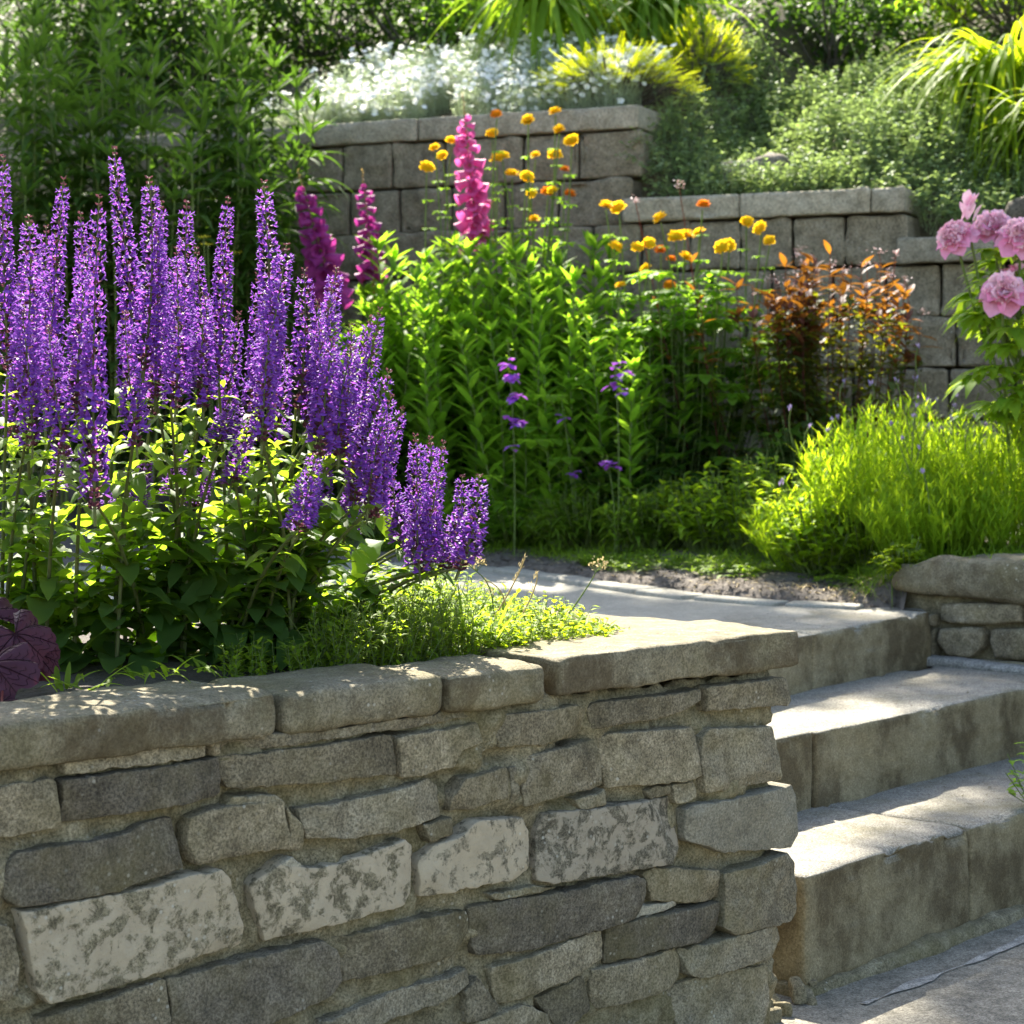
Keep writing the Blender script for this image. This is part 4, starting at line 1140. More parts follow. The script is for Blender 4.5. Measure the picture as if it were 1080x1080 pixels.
# copper-leaved plant with pale pink flower heads
cb = bed_pt(872, 7.4)
cr = thing("copper_leaved_plant", "copper and burgundy leaved bushy plant with pale pink flower heads by the wall", "plant", cb)
st, fo, lo, fl = MB(), MB(), MB(), MB()
for k in range(64):
    tx = rng.normal(866, 50); ty = 262 + rng.uniform(0, 55) + abs(tx - 868) * .25
    D = 7.4 + rng.uniform(-.25, .2)
    tip = P(tx, ty, D) - cb
    b0 = np.array([tip[0] * .45, rng.normal(0, .05), 0])
    pth = arc(b0, tip, 8, (tip[0] * .12, 0, 0))[0]
    tubes(st, pth, np.linspace(.0020, .0012, 8), 4)
    m = 48; t = np.concatenate([rng.uniform(.74, .99, 9), rng.uniform(.12, .86, m - 9)])
    pt = np.stack([np.interp(t, np.linspace(0, 1, 8), pth[:, i]) for i in range(3)], -1)
    leaves(fo, pt[:9], hdirs(9, .6, .6), Z3, rng.uniform(.05, .10, 9), rng.uniform(.018, .030, 9), .2, lance, .25, 4)
    leaves(lo, pt[9:], hdirs(m - 9, .4, .5), Z3, rng.uniform(.04, .085, m - 9), rng.uniform(.018, .03, m - 9), .4, ovate, .2, 4)
    if k % 3 == 0:
        up = tip + [rng.normal(0, .01), 0, rng.uniform(.02, .06)]
        tubes(st, arc(tip, up, 4)[0], .0013, 3)
        q = 14; fl = MB(); leaves(fl, up + rng.normal(0, [.012, .012, .008], (q, 3)), hdirs(q, .4, .5), Z3, .011, .008, .1, obov, .3, 2)
        fl.build("flower_head", M['pinkwhite'], cr)
for (tx, ty) in ((945, 268), (716, 195), (670, 212), (950, 350)):
    tip = P(tx, ty, 7.45) - cb; b0 = P(tx + (860 - tx) * .3, 480, 7.45) - cb
    tubes(st, arc(b0, tip, 8)[0], np.linspace(.003, .0015, 8), 4)
    q = 20; fl = MB(); leaves(fl, tip + rng.normal(0, [.008, .008, .010], (q, 3)), hdirs(q, .4, .5), Z3, .013, .010, .1, obov, .3, 2)
    fl.build("flower_head", M['pinkwhite'], cr)
    q = 7; t = rng.uniform(.35, .8, q); leaves(fo, b0 + (tip - b0) * t[:, None], hdirs(q, .8, .4), Z3, .08, .02, .2, lance, .25, 4)
st.build("stem", M['copper'], cr); fo.build("copper_foliage", M['copper'], cr); lo.build("foliage", M['olive'], cr)

# lavender and low leafy plants at the right
def lavender(label, x, D, rx, h, n, nfl):
    b = bed_pt(x, D); r = thing("lavender", label, "lavender", b, "bright green lavender mounds")
    fo, st, fl = MB(), MB(), MB()
    a = rng.uniform(0, 6.28, n); rr = np.sqrt(rng.random(n))
    bx = np.stack([rr * np.cos(a) * rx * .7, rr * np.sin(a) * rx * .55, np.zeros(n)], -1)
    hh = h * (1 - .45 * rr ** 2) * rng.uniform(.7, 1.1, n)
    tip = bx * [1.45, 1.45, 1] + np.stack([rng.normal(0, .02, n), rng.normal(0, .02, n), hh], -1)
    tubes(fo, arc(bx, tip, 4), .0013, 3)
    for k in range(16):
        t = rng.uniform(.3, 1, n)
        leaves(fo, bx + (tip - bx) * t[:, None], hdirs(n, 1.3, .5), Z3, rng.uniform(.035, .062, n), .0042, rng.uniform(0, .3, n), lance, .25, 3)
    q = rng.choice(n, nfl, replace=False)
    e = tip[q] + np.stack([rng.normal(0, .03, nfl), rng.normal(0, .02, nfl), rng.uniform(.07, .16, nfl)], -1)
    fo.build("foliage", M['lav'], r)
    for j in range(nfl):
        st, fl = MB(), MB()
        tubes(st, arc(tip[q[j]], e[j], 5, (rng.normal(0, .01), 0, 0)), .0016, 4)
        leaves(fl, e[j] + rng.normal(0, .003, (7, 3)) - [0, 0, .006], hdirs(7, 2.0, .5), Z3, .014, .006, 0, ovate, .3, 2)
        so = st.build("flower_stalk", M['stem_g'], r); fl.build("flower_bud", M['lavfl'], so)
lavender("wide bright green lavender mound with budding stalks left of the peony", 945, 6.3, .30, .44, 420, 26)
lavender("bright green lavender mound partly out of the frame below the peony", 1055, 6.15, .30, .40, 380, 12)
lavender("lower bright green lavender mound at the front, behind the cheek wall", 992, 6.05, .24, .27, 320, 3)

lavender("small low lavender mound spreading left towards the soil patch", 872, 6.42, .24, .25, 260, 5)

def leafy_clump(name, label, x, D, rx, h, n, L, W, mat, prof=ovate, group=None, cat="plant"):
    b = bed_pt(x, D); r = thing(name, label, cat, b, group)
    st, fo = MB(), MB()
    a = rng.uniform(0, 6.28, n); rr = np.sqrt(rng.random(n))
    bx = np.stack([rr * np.cos(a) * rx * .5, rr * np.sin(a) * rx * .4, np.zeros(n)], -1)
    tip = bx * [2, 2, 1] + np.stack([rng.normal(0, .02, n), rng.normal(0, .02, n), h * (1 - .5 * rr ** 2) * rng.uniform(.6, 1.1, n)], -1)
    tubes(st, arc(bx, tip, 4), .0016, 4)
    for k in range(8):
        t = rng.uniform(.25, 1, n)
        leaves(fo, bx + (tip - bx) * t[:, None], hdirs(n, .45, .4), Z3, L * rng.uniform(.6, 1.2, n), W * rng.uniform(.7, 1.2, n), rng.uniform(.1, .6, n), prof, .2, 4)
    st.build("stem", M['stem_g'], r); fo.build("foliage", M[mat], r)
LC = "low leafy plants along the front of the border"
leafy_clump("leafy_clump", "low leafy plant in front of the lavender, catching the sun", 868, 6.32, .16, .26, 130, .05, .026, 'lav', group=LC)
leafy_clump("leafy_clump", "yellow-green leafy plant left of the lavender, under the globeflower", 800, 6.85, .17, .32, 120, .06, .02, 'lav', lance, LC)
leafy_clump("leafy_clump", "green leafy plant at the grass edge, below the globeflower leaves", 715, 7.1, .17, .24, 110, .07, .018, 'bright', lance, LC)
leafy_clump("leafy_clump", "narrow-leaved plant beside the soil patch, front of the border", 685, 7.05, .15, .22, 90, .09, .014, 'grass', lance, LC)
leafy_clump("leafy_clump", "small light green seedling clump beside the coping of the cheek wall", 955, 5.86, .07, .12, 45, .032, .022, 'bright', group=LC)
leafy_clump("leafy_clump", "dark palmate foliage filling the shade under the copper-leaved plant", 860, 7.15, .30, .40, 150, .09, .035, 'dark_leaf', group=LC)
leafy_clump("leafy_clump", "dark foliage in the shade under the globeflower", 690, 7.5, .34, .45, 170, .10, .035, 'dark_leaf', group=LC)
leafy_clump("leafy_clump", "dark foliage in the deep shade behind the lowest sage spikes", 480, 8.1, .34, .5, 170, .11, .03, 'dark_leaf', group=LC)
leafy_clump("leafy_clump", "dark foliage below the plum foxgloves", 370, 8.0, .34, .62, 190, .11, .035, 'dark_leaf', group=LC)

leafy_clump("leafy_clump", "bright low plant between the lavender and the yellow-green plant", 835, 6.6, .16, .30, 120, .055, .022, 'lav', lance, LC)
leafy_clump("leafy_clump", "sunlit low plant under the front of the lavender mound", 912, 6.28, .17, .24, 140, .045, .022, 'lav', group=LC)
leafy_clump("leafy_clump", "low bright plant at the back of the soil patch", 755, 6.95, .18, .28, 120, .06, .02, 'lav', lance, LC)
leafy_clump("leafy_clump", "narrow-leaved grassy plant in front of the lance-leaved plants", 620, 7.35, .22, .22, 120, .11, .012, 'grass', lance, LC)
leafy_clump("leafy_clump", "grassy plant in front of the lance-leaved plants, just right of the sage", 545, 7.6, .24, .22, 130, .11, .014, 'lance', lance, LC)

# small plant growing on the lowest tread at the right edge
o_ = P(1092, 800, 4.55)
tb = np.array([o_[0], o_[1], .222])
r = thing("step_weed", "small dark green weed growing on the lowest step at the right edge", "weed", tb)
st, fo = MB(), MB()
n = 26; tip = np.stack([rng.normal(-.0, .03, n), rng.normal(0, .03, n), rng.uniform(.03, .15, n)], -1)
tubes(st, arc(tip * [.2, .2, 0], tip, 4), .0012, 3)
for k in range(4): leaves(fo, tip * rng.uniform(.5, 1, (n, 1)), hdirs(n, .3, .4), Z3, .03, .014, .3, ovate, .2, 4)
st.build("stem", M['stem_g'], r); fo.build("foliage", M['lance'], r)

# peony
pb = bed_pt(1085, 6.2)
pr = thing("peony_plant", "pink double peony plant with light green leaves at the right edge", "peony", pb)
st, fo = MB(), MB()
def peony_bloom(c, R, ax, seed):
    r = np.random.default_rng(seed)
    mb = MB(); ax = unit(np.array(ax, float)); t1 = unit(np.cross(ax, [0.3, .2, .9])); t2 = np.cross(ax, t1)
    def ring(m, el, L, W, z0, mat, cup, jit):
        a = np.arange(m) * 2 * np.pi / m + r.uniform(0, 6); e = el + r.normal(0, jit, m)
        d = (np.cos(a)[:, None] * t1 + np.sin(a)[:, None] * t2) * np.cos(e)[:, None] + ax * np.sin(e)[:, None]
        b = c + ax * z0 * R + d * R * .08
        leaves(mb, b, d, np.tile(ax, (m, 1)), L * R * r.uniform(.85, 1.1, m), W * R * r.uniform(.85, 1.15, m), .22, obov, cup, 6, mat, wave=.10, sag=-ax * 1.0 if cup > 0 else ax)
    ring(8, -.12, 1.0, .85, -.05, 1, .35, .12)
    ring(9, .25, .92, .66, .0, 1, .45, .2)
    m = 120
    zz = r.uniform(.05, 1, m); aa = r.uniform(0, 6.28, m); rr_ = np.sqrt(1 - zz ** 2)
    dn = (np.cos(aa) * rr_)[:, None] * t1 + (np.sin(aa) * rr_)[:, None] * t2 + zz[:, None] * ax
    dl = unit(dn + ax * .35 + r.normal(0, .28, (m, 3)))
    leaves(mb, c + dn * R * .40, dl, np.cross(dl, r.normal(0, 1, (m, 3))), R * r.uniform(.36, .56, m), R * r.uniform(.30, .46, m), .15, obov, .5, 4, 0, wave=.16, sag=-ax)
    o = mb.build("bloom", [M['peony'], M['peony_out']], pr, origin=pb)
for k, (x, y, D, R, ax) in enumerate([(1008, 243, 6.0, .066, (-.6, -.35, .7)), (1048, 232, 6.1, .068, (-.2, -.5, .85)), (1076, 242, 5.95, .071, (.1, -.6, .8)), (1058, 300, 5.85, .074, (-.05, -.62, .78)), (1079, 290, 6.05, .07, (.5, -.5, .6))]):
    c = P(x, y + 8, D)
    peony_bloom(c, R, ax, 70 + k)
    b0 = np.array([rng.normal(0, .06), rng.normal(0, .05), 0])
    tubes(st, arc(b0, c - pb, 9, ((c - pb)[0] * .1, 0, .03))[0], .0042, 5)
c = P(1019, 226, 6.0)
mb = MB(); m = 9; leaves(mb, np.repeat(c[None], m, 0) + rng.normal(0, .012, (m, 3)), hdirs(m, 1.4, .5), Z3, .05, .03, -.2, obov, .5, 4); mb.build("bud", M['peony'], pr, origin=pb)
tubes(st, arc(np.zeros(3), c - pb, 8)[0], .004, 5)
for k in range(95):
    x = rng.uniform(1028, 1135); y = rng.uniform(262, 445); D = rng.uniform(5.9, 6.3)
    if x < 1010 and y > 440: continue
    e = P(x, y, D) - pb
    b0 = np.array([e[0] * .25, e[1] * .25, max(0.05, e[2] - .15)])
    tubes(st, arc(b0, e, 5, (0, 0, .02))[0], .002, 4)
    a0 = math.atan2(e[1], e[0]) if abs(e[0]) + abs(e[1]) > .05 else rng.uniform(0, 6.28)
    a = np.array([-1.0, -.55, -.2, .2, .55, 1.0, 0, 0.1]) + a0 + rng.normal(0, .15)
    leaves(fo, np.repeat(e[None], 8, 0), hdirs(8, .25, .2, a), Z3, rng.uniform(.085, .13, 8), rng.uniform(.032, .044, 8), rng.uniform(.3, .7), lance, .2, 6)
st.build("stem", M['stem_g'], pr); fo.build("foliage", M['peony_leaf'], pr)

# small yellow flower heads behind the sage
b = bed_pt(235, 7.6)
r = thing("yellow_yarrow", "few flat yellow flower heads on thin stems glimpsed behind the sage", "flower", b)
st, fl, fo = MB(), MB(), MB()
for (x, y) in ((219, 258), (246, 266), (215, 250), (238, 290)):
    tip = P(x, y, 7.6) - b
    tubes(st, arc(tip * [.4, .4, 0], tip, 5)[0], .002, 4)
    q = 30; fl = MB(); leaves(fl, tip + rng.normal(0, [.013, .013, .002], (q, 3)), hdirs(q, .3, .2), Z3, .009, .008, 0, ovate, .2, 2); fl.build("flower_head", M['yellow'], r)
    q = 14; leaves(fo, tip * rng.uniform(.3, .9, (q, 1)), hdirs(q, .4, .3), Z3, .07, .02, .3, lance, .2, 4)
st.build("stem", M['stem_g'], r); fo.build("foliage", M['dark_leaf'], r)

# grass strip and weeds along the path
mb = MB()
n = 13000
X = rng.uniform(-.95, 1.2, n); gg = rng.random(n)
Y = yedge(X) + .18 + .16 * sstep(X, .2, .5) + .62 * gg + 0.10 * sstep(X, .15, .4) + .10 * vnoise(np.stack([X * 5, gg * 0, gg * 0], -1), 6)
keep = rng.random(n) < (0.25 + 0.75 * sstep(vnoise(np.stack([X * 7, Y * 7, X * 0], -1), 3), -.3, .3)) * np.where(X < .15, 1.0, .75)
X, Y = X[keep], Y[keep]; n = len(X)
leaves(mb, np.stack([X, Y, zbed(X, Y) - .004], -1), hdirs(n, 1.1, .9), Z3, rng.uniform(.035, .11, n), .0042, rng.uniform(.2, 1.1, n), strap, .3, 4)
n = 900
X = rng.uniform(-.5, 1.1, n); Y = yedge(X) + .20 + rng.random(n) ** 1.5 * .45
keep = vnoise(np.stack([X * 6, Y * 6, X * 0], -1), 13) > -.1
X, Y = X[keep], Y[keep]; n = len(X)
for k in range(4):
    leaves(mb, np.stack([X + rng.normal(0, .012, n), Y + rng.normal(0, .012, n), zbed(X, Y) + rng.uniform(0, .03, n)], -1), hdirs(n, .3, .3), Z3, rng.uniform(.02, .045, n), .014, .3, ovate, .2, 3)
tag(mb.build("border_grass", M['grass']), "thin green grass and small weeds between path and border", "grass", kind="stuff")
mb = MB()
n = 5200
X = rng.uniform(1.0, 1.75, n); Y = yedge(X) + .10 + rng.random(n) * .55
leaves(mb, np.stack([X, Y, zbed(X, Y) - .004], -1), hdirs(n, 1.2, .9), Z3, rng.uniform(.06, .15, n), .0036, rng.uniform(.3, 1.3, n), strap, .3, 5)
tag(mb.build("fine_grass", M['grass']), "fine arching green grass behind the cheek wall coping", "grass", kind="stuff")
mb = MB(); n = 130
X = rng.normal(.98, .10, n); Y = yedge(X) + .06 + rng.random(n) * .2
leaves(mb, np.stack([X, Y, zbed(X, Y)], -1), hdirs(n, .35, .5), Z3, rng.uniform(.04, .13, n), .003, .4, strap, .3, 4)
tag(mb.build("dead_grass", M['straw']), "dry straw-coloured dead grass beside the cheek wall's end", "dead grass", kind="stuff")
# crumbs of soil and dead leaves
mb = MB(); n = 1500
X = rng.uniform(-.3, 1.1, n); Y = yedge(X) + .02 + rng.random(n) ** 1.3 * .35
c = np.stack([X, Y, zbed(X, Y) + .002], -1)
for sg in (-1, 1): leaves(mb, c, hdirs(n, .1, .3), Z3 * sg, rng.uniform(.006, .028, n), rng.uniform(.005, .014, n), .0, ovate, -.6 * sg, 2)
tag(mb.build("soil_crumbs", M['bed']), "crumbly soil bits along the path edge", "soil", kind="stuff")
mb = MB(); n = 260
X = rng.uniform(-.1, 1.1, n); Y = yedge(X) + .02 + rng.random(n) * .35
leaves(mb, np.stack([X, Y, zbed(X, Y) + .006], -1), hdirs(n, .05, .2), Z3, rng.uniform(.012, .035, n), .005, .0, ovate, .4, 3)
tag(mb.build("dead_leaves", M['straw']), "scattered dry leaf bits on the grey soil by the path", "litter", kind="stuff")

# ------------------------------------------------------------------ tall whorled plants at the upper left
LW = "tall dark green whorl-leaved plants massed at the upper left"
wp = []
for k in range(4):
    st, fo = MB(), MB()
    H = 1.6
    path = arc(np.zeros(3), np.array([rng.normal(0, .06), rng.normal(0, .06), H]), 9, (rng.normal(0, .03), 0, 0))[0]
    tubes(st, path, np.linspace(.007, .003, 9), 5)
    z = .25; a0 = 0
    while z < H:
        t = z / H; m = 8
        pt = np.array([np.interp(t, np.linspace(0, 1, 9), path[:, i]) for i in range(3)])
        a = a0 + np.arange(m) * 2 * np.pi / m + rng.normal(0, .12, m)
        big = 1.0 if t < .85 else 1 - (t - .85) * 3.2
        leaves(fo, np.repeat(pt[None], m, 0), hdirs(m, .35 + max(0, t - .8) * 4, .12, a), Z3, .225 * big * rng.uniform(.8, 1.1, m), .031 * big, rng.uniform(.35, .7, m) * (1 if t < .9 else .4), lance, .18, 7)
        a0 += .5; z += .125 * (1 - .35 * t)
    leaves(fo, np.repeat(path[-1][None], 8, 0), hdirs(8, 2.2, .8), Z3, .06, .016, .1, lance, .2, 4)
    r = thing("whorled_plant", "tall plant with whorls of dark drooping lance-shaped leaves, massed at the upper left", "plant", (0, 0, 0), LW)
    st.build("stem", M['stem_g'], r); fo.build("foliage", M['whorl'], r); wp.append(r)
k = 0
wsp = []
for row, (D0, ys0) in enumerate(((7.9, 150), (8.2, 105), (8.5, 70), (8.8, 50), (9.1, 40))):
    for x in np.arange(-60, 330 - row * 6, 36):
        wsp.append((x + rng.uniform(-16, 16), D0 + rng.uniform(-.12, .12), ys0 + rng.uniform(-25, 35) + max(0, x - 250) * .8))
wsp += [(228, 8.4, 22), (38, 8.2, 18), (70, 8.3, 14), (130, 8.4, 5), (205, 8.8, -6), (262, 8.7, 42)]
for x, D, ty in wsp:
    b = bed_pt(x, D); b[2] = max(b[2], 0.55)
    if D > 8.6: b = np.array([b[0], b[1], .6])
    sc = (P(x, ty, D)[2] - b[2]) / 1.6
    tl = (rng.normal(0, .03), rng.normal(0, .04)); rz = rng.uniform(0, 6.28)
    if k < 4:
        o = wp[k]; o.location = b; o.rotation_euler = (*tl, rz); o.scale = (min(sc, 1.05),) * 2 + (sc,)
    else: dup(wp[k % 4], b, rz, (min(sc, 1.05), min(sc, 1.05), sc), tilt=tl)
    k += 1

# ------------------------------------------------------------------ planting on the slope above the wall
def hpt(s, r, lift=0.0):
    s, r = np.atleast_1d(s).astype(float), np.atleast_1d(r).astype(float)
    x, y = BW[0] + BE[0] * s + BM[0] * r, BW[1] + BE[1] * s + BM[1] * r
    return np.stack([x, y, zhill(x, y) + lift], -1)
# snow-in-summer
fo = MB(); n = 9000
s_ = rng.uniform(-2.15, -.10, n); r_ = rng.uniform(.06, 1.15, n)
keep = (vnoise(np.stack([s_ * 4, r_ * 4, s_ * 0], -1), 4) > -.55) & (r_ < 1.0 - .35 * sstep(s_, -.7, -.2)) & (s_ > -2.1 + .35 * r_)
s_, r_ = s_[keep], r_[keep]; n = len(s_)
b = hpt(s_, r_); h = rng.uniform(.05, .12, n) + .09 * rng.random(n) ** 3 + .05 * (vnoise(np.stack([s_ * 6, r_ * 6, s_ * 0], -1), 45) + .3)
tip = b + np.stack([rng.normal(0, .015, n), rng.normal(0, .015, n) - .012, h], -1)
tubes(fo, arc(b, tip, 3), .001, 3)
for k in range(7):
    t = rng.uniform(.15, 1, n)
    leaves(fo, b + (tip - b) * t[:, None], hdirs(n, .6, .4), Z3, rng.uniform(.018, .032, n), .005, .2, lance, .3, 2)
q = np.where(rng.random(n) < .5 * (0.5 + vnoise(np.stack([s_ * 5, r_ * 5, s_ * 0], -1), 44)).clip(.15, 1) + .02)[0]
tip[q, 2] -= rng.random(len(q)) ** 2 * .08
e = tip[q] + np.stack([rng.normal(0, .01, len(q)), rng.normal(0, .01, len(q)), rng.uniform(.005, .05, len(q))], -1)
tubes(fo, arc(tip[q], e, 3), .0009, 3)
fn = unit(rng.normal(0, .45, (len(q), 3)) + np.array([0, -.55, .8])); f1 = unit(np.cross(fn, [.9, .2, .1])); f2 = np.cross(fn, f1); a0 = rng.uniform(0, 6.28, len(q))
for k in range(5):
    a = (a0 + k * 2 * np.pi / 5)[:, None]
    leaves(fo, e, f1 * np.cos(a) + f2 * np.sin(a) + fn * .3, fn, rng.uniform(.014, .020, len(q)), .017, 0.05, obov, .15, 2, 1, sag=(0, 0, -1))
tag(fo.build("white_flower_mat", [M['silver'], M['white']]), "silvery ground cover with many small white flowers above the block wall", "ground cover", kind="stuff")

# variegated spreading ground cover
fo = MB(); n = 7000
s_ = rng.uniform(-.02, 2.4, n); r_ = rng.uniform(-.02, 1.6, n)
lump = .12 + .10 * vnoise(np.stack([s_ * 3.2, r_ * 3.2, s_ * 0], -1), 21) + .06 * vnoise(np.stack([s_ * 8, r_ * 8, s_ * 0], -1), 22)
keep = lump > .015
keep &= ~((np.abs(s_ - .40) < .15) & (r_ < .40) & (r_ > .20)) & ~((np.abs(s_ - 1.56) < .10) & (r_ < .22))
s_, r_, lump = s_[keep], r_[keep], lump[keep]; n = len(s_)
b = hpt(s_, r_)
tip = b + np.stack([rng.normal(0, .05, n), rng.normal(-.02, .04, n), lump * rng.uniform(.5, 1.25, n)], -1)
tubes(fo, arc(b, tip, 4, (0, 0, .01)), .0013, 3)
for k in range(8):
    t = rng.uniform(.45, 1.0, n)
    leaves(fo, b + (tip - b) * t[:, None] + rng.normal(0, .008, (n, 3)), hdirs(n, .35, .4), Z3, rng.uniform(.022, .040, n), rng.uniform(.014, .023, n), .15, ovate, .2, 2)
m = 160; q = rng.choice(n, m, replace=False)
e = tip[q] + np.stack([rng.normal(0, .03, m), rng.normal(0, .02, m), rng.uniform(.04, .13, m)], -1)
tubes(fo, arc(tip[q], e, 4), .0014, 3)
for k in range(12):
    t = rng.uniform(.1, 1.0, m)
    leaves(fo, tip[q] + (e - tip[q]) * t[:, None], hdirs(m, .5, .3), Z3, rng.uniform(.018, .03, m), .014, .1, ovate, .2, 2)
tag(fo.build("variegated_ground_cover", M['vari']), "grey-green and cream variegated leafy ground cover spilling over the slope above the wall", "ground cover", kind="stuff")

# boulders
def boulder(label, p, size, seed):
    r = MB()
    def rough(p_, nrm, w): return .045 * fbm(w * 7, 4, seed) + .02 * vnoise(w * 3.5, seed + 3)
    rbox(r, p, BE3 + [0, 0, .12], BM3, Z3, size, r=min(size) * .42, res=.02, amp=.01, freq=14, seed=seed, extra=rough)
    o = r.build("boulder", M['boulder'], None, weld=.0005, origin=p); o.location = p
    tag(o, label, "boulder")
boulder("brown boulder half hidden in the variegated ground cover by the top tier's end", hpt(.40, .30)[0] + [0, 0, .06], (.34, .22, .20), 3)
boulder("small brown boulder in the ground cover behind the peony blooms", hpt(1.56, .10)[0] + [0, 0, .07], (.20, .18, .16), 5)

# yew-like shrubs
def yew(label, p, rx, h, n, mat):
    r = thing("yew_shrub", label, "shrub", p, None)
    st, fo = MB(), MB()
    m = n; a = rng.uniform(0, 6.28, m); rr = np.sqrt(rng.random(m))
    e = np.stack([rr * np.cos(a) * rx, rr * np.sin(a) * rx * .8, h * np.sqrt(np.clip(1 - rr ** 2 * .8, 0, 1)) * rng.uniform(.55, 1.05, m)], -1)
    d = unit(e + [0, 0, -h * .3] + rng.normal(0, .05, (m, 3)))
    tubes(st, arc(e * [.15, .15, .0], e, 4), .0025, 4)
    L = rng.uniform(.06, .11, m)
    for k in range(26):
        t = k / 26; sd = 1 if k % 2 else -1
        dd = unit(np.cross(d, Z3)) * sd + d * .7 + rng.normal(0, .15, (m, 3))
        leaves(fo, e + d * (L * t)[:, None], dd + [0, 0, .2], Z3, .026 * (1.1 - .5 * t), .0045, .1, lance, .1, 2)
    st.build("branch", M['bark'], r); fo.build("foliage", M[mat], r)
yew("bright yellow-green yew shrub right behind the top wall cap", hill_hit(650, 112) + [0, .15, -.02], .33, .26, 420, 'yew')
yew("bright yellow-green yew shrub with upright tips beside the variegated ground cover", hill_hit(742, 105) + [0, .2, 0], .19, .36, 260, 'yew')
yew("darker green yew shrub below the arching strap leaves", hill_hit(640, 78) + [0, .15, 0], .30, .26, 240, 'yew_d')

# strap-leaved clumps
def straps(label, p, n, L, W, mat, up=1.2, droop=(.5, 1.3), a_rng=(0, 6.28), spread=.06):
    r = thing("strap_leaved_clump", label, "daylily", p, None)
    mb = MB()
    b = np.stack([rng.normal(0, spread, n), rng.normal(0, spread, n), np.zeros(n)], -1)
    leaves(mb, b, hdirs(n, up, .7, rng.uniform(*a_rng, n)), Z3, rng.uniform(.6, 1.1, n) * L, rng.uniform(.7, 1.15, n) * W, rng.uniform(*droop, n), strap, .3, 12)
    mb.build("blade", M[mat], r)
straps("large clump of arching strap leaves at the top above the white flowers", P(575, 8, 9.75), 150, .78, .034, 'daylily', .9, (.6, 1.3))
straps("clump of arching strap leaves at the top centre, above the yew shrubs", P(690, 12, 9.95), 150, .74, .032, 'daylily', .9, (.6, 1.4))
straps("narrow-leaved arching clump at the upper right corner", P(1062, 88, 9.0), 460, .98, .019, 'bright', 1.0, (.6, 1.5), spread=.05)
straps("second narrow-leaved arching clump at the right edge", P(1115, 145, 8.5), 260, .72, .017, 'bright', 1.3, (.5, 1.3), spread=.05)

# shrubs further up the slope
def bush(label, p, rx, ry, rz, n, L, W, mat, name="shrub", nclump=26):
    r = thing(name, label, "shrub", p, None)
    st, fo = MB(), MB()
    cd = rand_dirs(nclump, -.1, 1); cr_ = rng.uniform(.45, 1, (nclump, 1))
    cc = cd * cr_ * [rx, ry, rz] + [0, 0, rz * .35]
    cc[:, 2] = np.maximum(cc[:, 2], .05)
    tubes(st, arc(np.zeros((nclump, 3)) + rng.normal(0, .03, (nclump, 3)) * [1, 1, 0], cc, 6, (0, 0, -.04)), .006, 4)
    i = rng.integers(0, nclump, n)
    c = cc[i] + rng.normal(0, 1, (n, 3)) * np.array([rx, ry, rz]) * .17
    d = unit((c - [0, 0, rz * .3]) / [rx, ry, rz] + rng.normal(0, .5, (n, 3)))
    leaves(fo, c, d, Z3, L * rng.uniform(.6, 1.2, n), W * rng.uniform(.7, 1.2, n), rng.uniform(.1, .6, n), ovate, .2, 3)
    st.build("branch", M['bark'], r); fo.build("foliage", M[mat], r)
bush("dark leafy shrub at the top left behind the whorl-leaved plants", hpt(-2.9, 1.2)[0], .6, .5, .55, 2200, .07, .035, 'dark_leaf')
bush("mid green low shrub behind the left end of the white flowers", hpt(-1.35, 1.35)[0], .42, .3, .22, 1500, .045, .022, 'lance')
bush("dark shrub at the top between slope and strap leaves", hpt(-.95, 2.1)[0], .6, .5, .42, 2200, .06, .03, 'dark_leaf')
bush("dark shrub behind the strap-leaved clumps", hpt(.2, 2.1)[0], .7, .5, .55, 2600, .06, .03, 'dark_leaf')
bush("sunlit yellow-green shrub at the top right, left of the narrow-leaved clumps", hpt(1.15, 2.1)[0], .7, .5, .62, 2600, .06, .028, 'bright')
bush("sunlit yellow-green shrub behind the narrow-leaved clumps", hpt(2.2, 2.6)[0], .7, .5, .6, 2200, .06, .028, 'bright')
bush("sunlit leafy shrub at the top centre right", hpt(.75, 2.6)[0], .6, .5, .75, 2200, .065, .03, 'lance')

# low leafy cover on the slope
fo = MB(); n = 16000
s_ = rng.uniform(-7.5, 5.5, n); r_ = .5 + 5.5 * rng.random(n) ** 1.3
keep = (r_ > .95) | (s_ < -2.2)
s_, r_ = s_[keep], r_[keep]; n = len(s_)
b = hpt(s_, r_)
for k in range(3):
    leaves(fo, b + np.stack([rng.normal(0, .03, n), rng.normal(0, .03, n), rng.uniform(0, .10, n)], -1), hdirs(n, .6, .5), Z3, rng.uniform(.04, .08, n), rng.uniform(.015, .03, n), .3, ovate, .2, 3)
tag(fo.build("slope_ground_cover", M['dark_leaf']), "low dark green leaf cover on the slope at the top", "ground cover", kind="stuff")
bush("dense dark shrub behind the whorl-leaved plants, at the top left corner", hpt(-2.4, 1.6)[0], .7, .5, .62, 2600, .07, .035, 'dark_leaf')
bush("dark shrub between the whorl-leaved plants and the white flowers", hpt(-1.8, 1.5)[0], .5, .45, .34, 2200, .06, .03, 'whorl')
bush("low dark shrub at the top edge above the white flowers", hpt(-1.2, 2.9)[0], .6, .5, .34, 2200, .06, .03, 'dark_leaf')

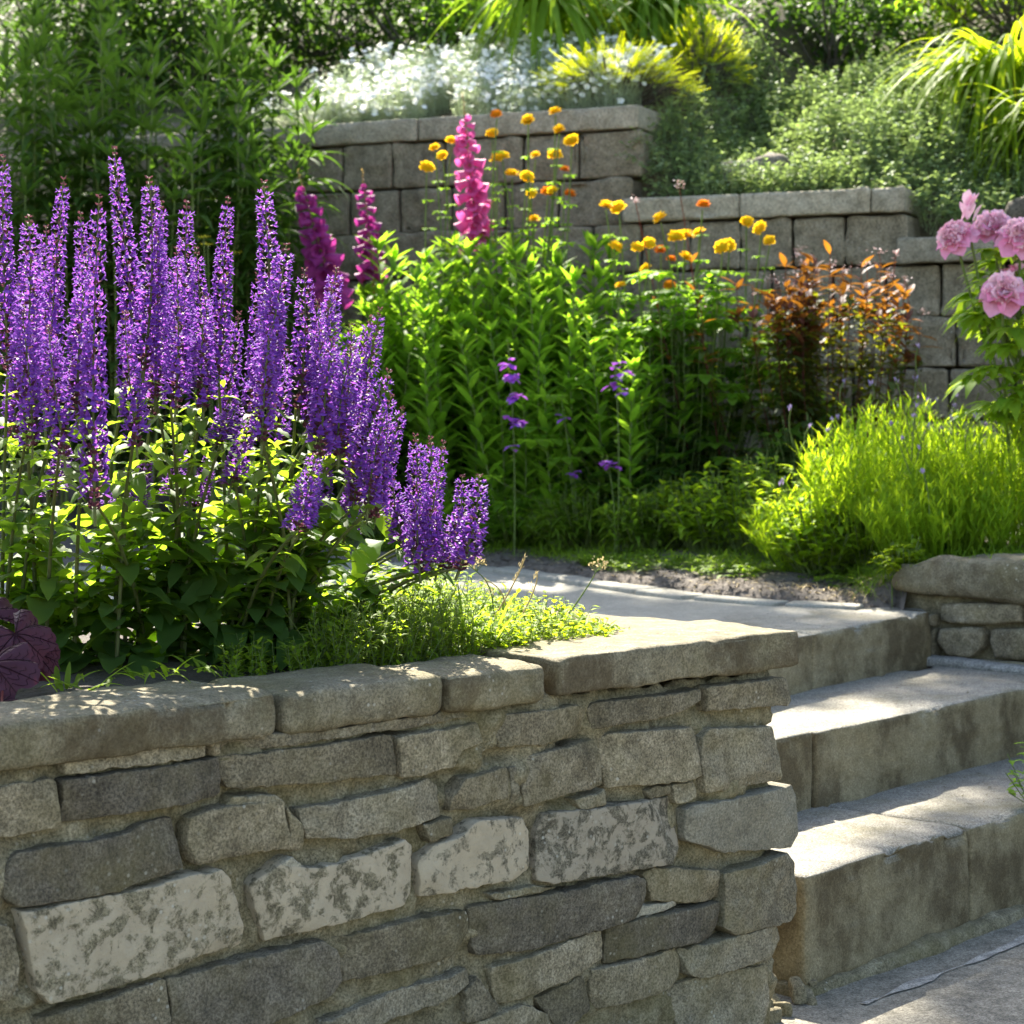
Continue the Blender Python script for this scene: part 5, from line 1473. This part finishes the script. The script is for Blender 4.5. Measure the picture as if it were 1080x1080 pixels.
# trees further up the slope that shade the left side, the steps and the pavement
def tree(label, x, y, lumps, seed):
    z0 = float(zhill(np.array([x]), np.array([y]))[0]) - .1
    p = np.array([x, y, z0]); r = thing("tree", label, "tree", p, "shade trees up the slope")
    tr, cr = MB(), MB()
    top = max(l[2] for l in lumps)
    trunk = arc(np.zeros(3), np.array([0, 0, top - z0 - .3]), 9, (.1, 0, 0))[0]
    tubes(tr, trunk, np.linspace(.14, .05, 9), 8)
    for (lx, ly, lz, lr, n) in lumps:
        e = np.array([lx, ly, lz]) - p
        tubes(tr, arc(trunk[5], e, 7, (0, 0, .1))[0], np.linspace(.06, .02, 7), 6)
        m = 10; q = e + rand_dirs(m, -1, 1) * lr * .7
        tubes(tr, arc(np.repeat(e[None], m, 0), q, 4), .015, 4)
        c = e + rand_dirs(n, -1, 1) * (lr * rng.random((n, 1)) ** .45) * (1 + .25 * vnoise(rng.uniform(0, 9, (n, 3)), seed)[:, None])
        leaves(cr, c, rand_dirs(n, -.8, .6), rand_dirs(n), rng.uniform(.08, .13, n), rng.uniform(.05, .08, n), .3, ovate, .2, 3)
    tr.build("trunk", M['bark'], r); cr.build("crown", M['dark_leaf'], r)
def up(x, y, z, t): return tuple(np.array([x, y, z]) + SUNV * t)
tree("broadleaf tree up the slope at the left", -3.2, 16.4, [(*up(-1.55, 8.0, 1.9, 11.2), .8, 1900), (*up(-2.5, 8.4, 2.2, 10.8), 1.1, 2400)], 1)
tree("broadleaf tree up the slope towards the middle", -1.0, 17.0, [(*up(*(P1 + SD * .25 - SN * .50), 0, 13), .36, 900), (*up(*(P1 + SD * .75 - SN * .50), 0, 13), .36, 900), (*up(*(P1 + SD * 1.25 - SN * .5), 0, 13), .36, 900), (*up(.12, 5.35, .53, 13), .42, 900), (*up(.5, 5.55, .53, 13), .42, 900), (*up(-.25, 5.9, .53, 13), .5, 1000), (*up(.2, 6.0, .53, 13), .28, 400), (*up(1.25, 5.1, .39, 12.5), .34, 520), (*up(1.5, 4.75, .3, 12.5), .36, 520)], 2)

bush("dark shrub in the far top left corner", hpt(-3.9, 1.3)[0], .7, .5, .6, 2400, .07, .035, 'dark_leaf')
bush("green shrub at the top left edge, just above the whorl-leaved plants", hpt(-3.2, 1.0)[0], .6, .4, .5, 2400, .07, .03, 'whorl')

# bits of litter on the treads
mb = MB()
for (o3, zz, dd, n) in ((P1, .2235, SD, 70), (o2, .3895, SD, 70), (P3, .5325, d3, 45)):
    nn3 = np.array([-dd[1], dd[0]])
    u, v = rng.uniform(0.02, 1.3, n), .34 - .32 * rng.random(n) ** .6 * 1.0
    c = o3 + dd * u[:, None] + nn3 * v[:, None]
    leaves(mb, np.column_stack([c, np.full(n, zz + .001)]), hdirs(n, .06, .08), Z3, rng.uniform(.004, .018, n), rng.uniform(.002, .006, n), 0.0, ovate, .4, 2)
tag(mb.build("step_litter", M['hill']), "small dark bits of plant litter scattered on the step treads", "litter", kind="stuff")
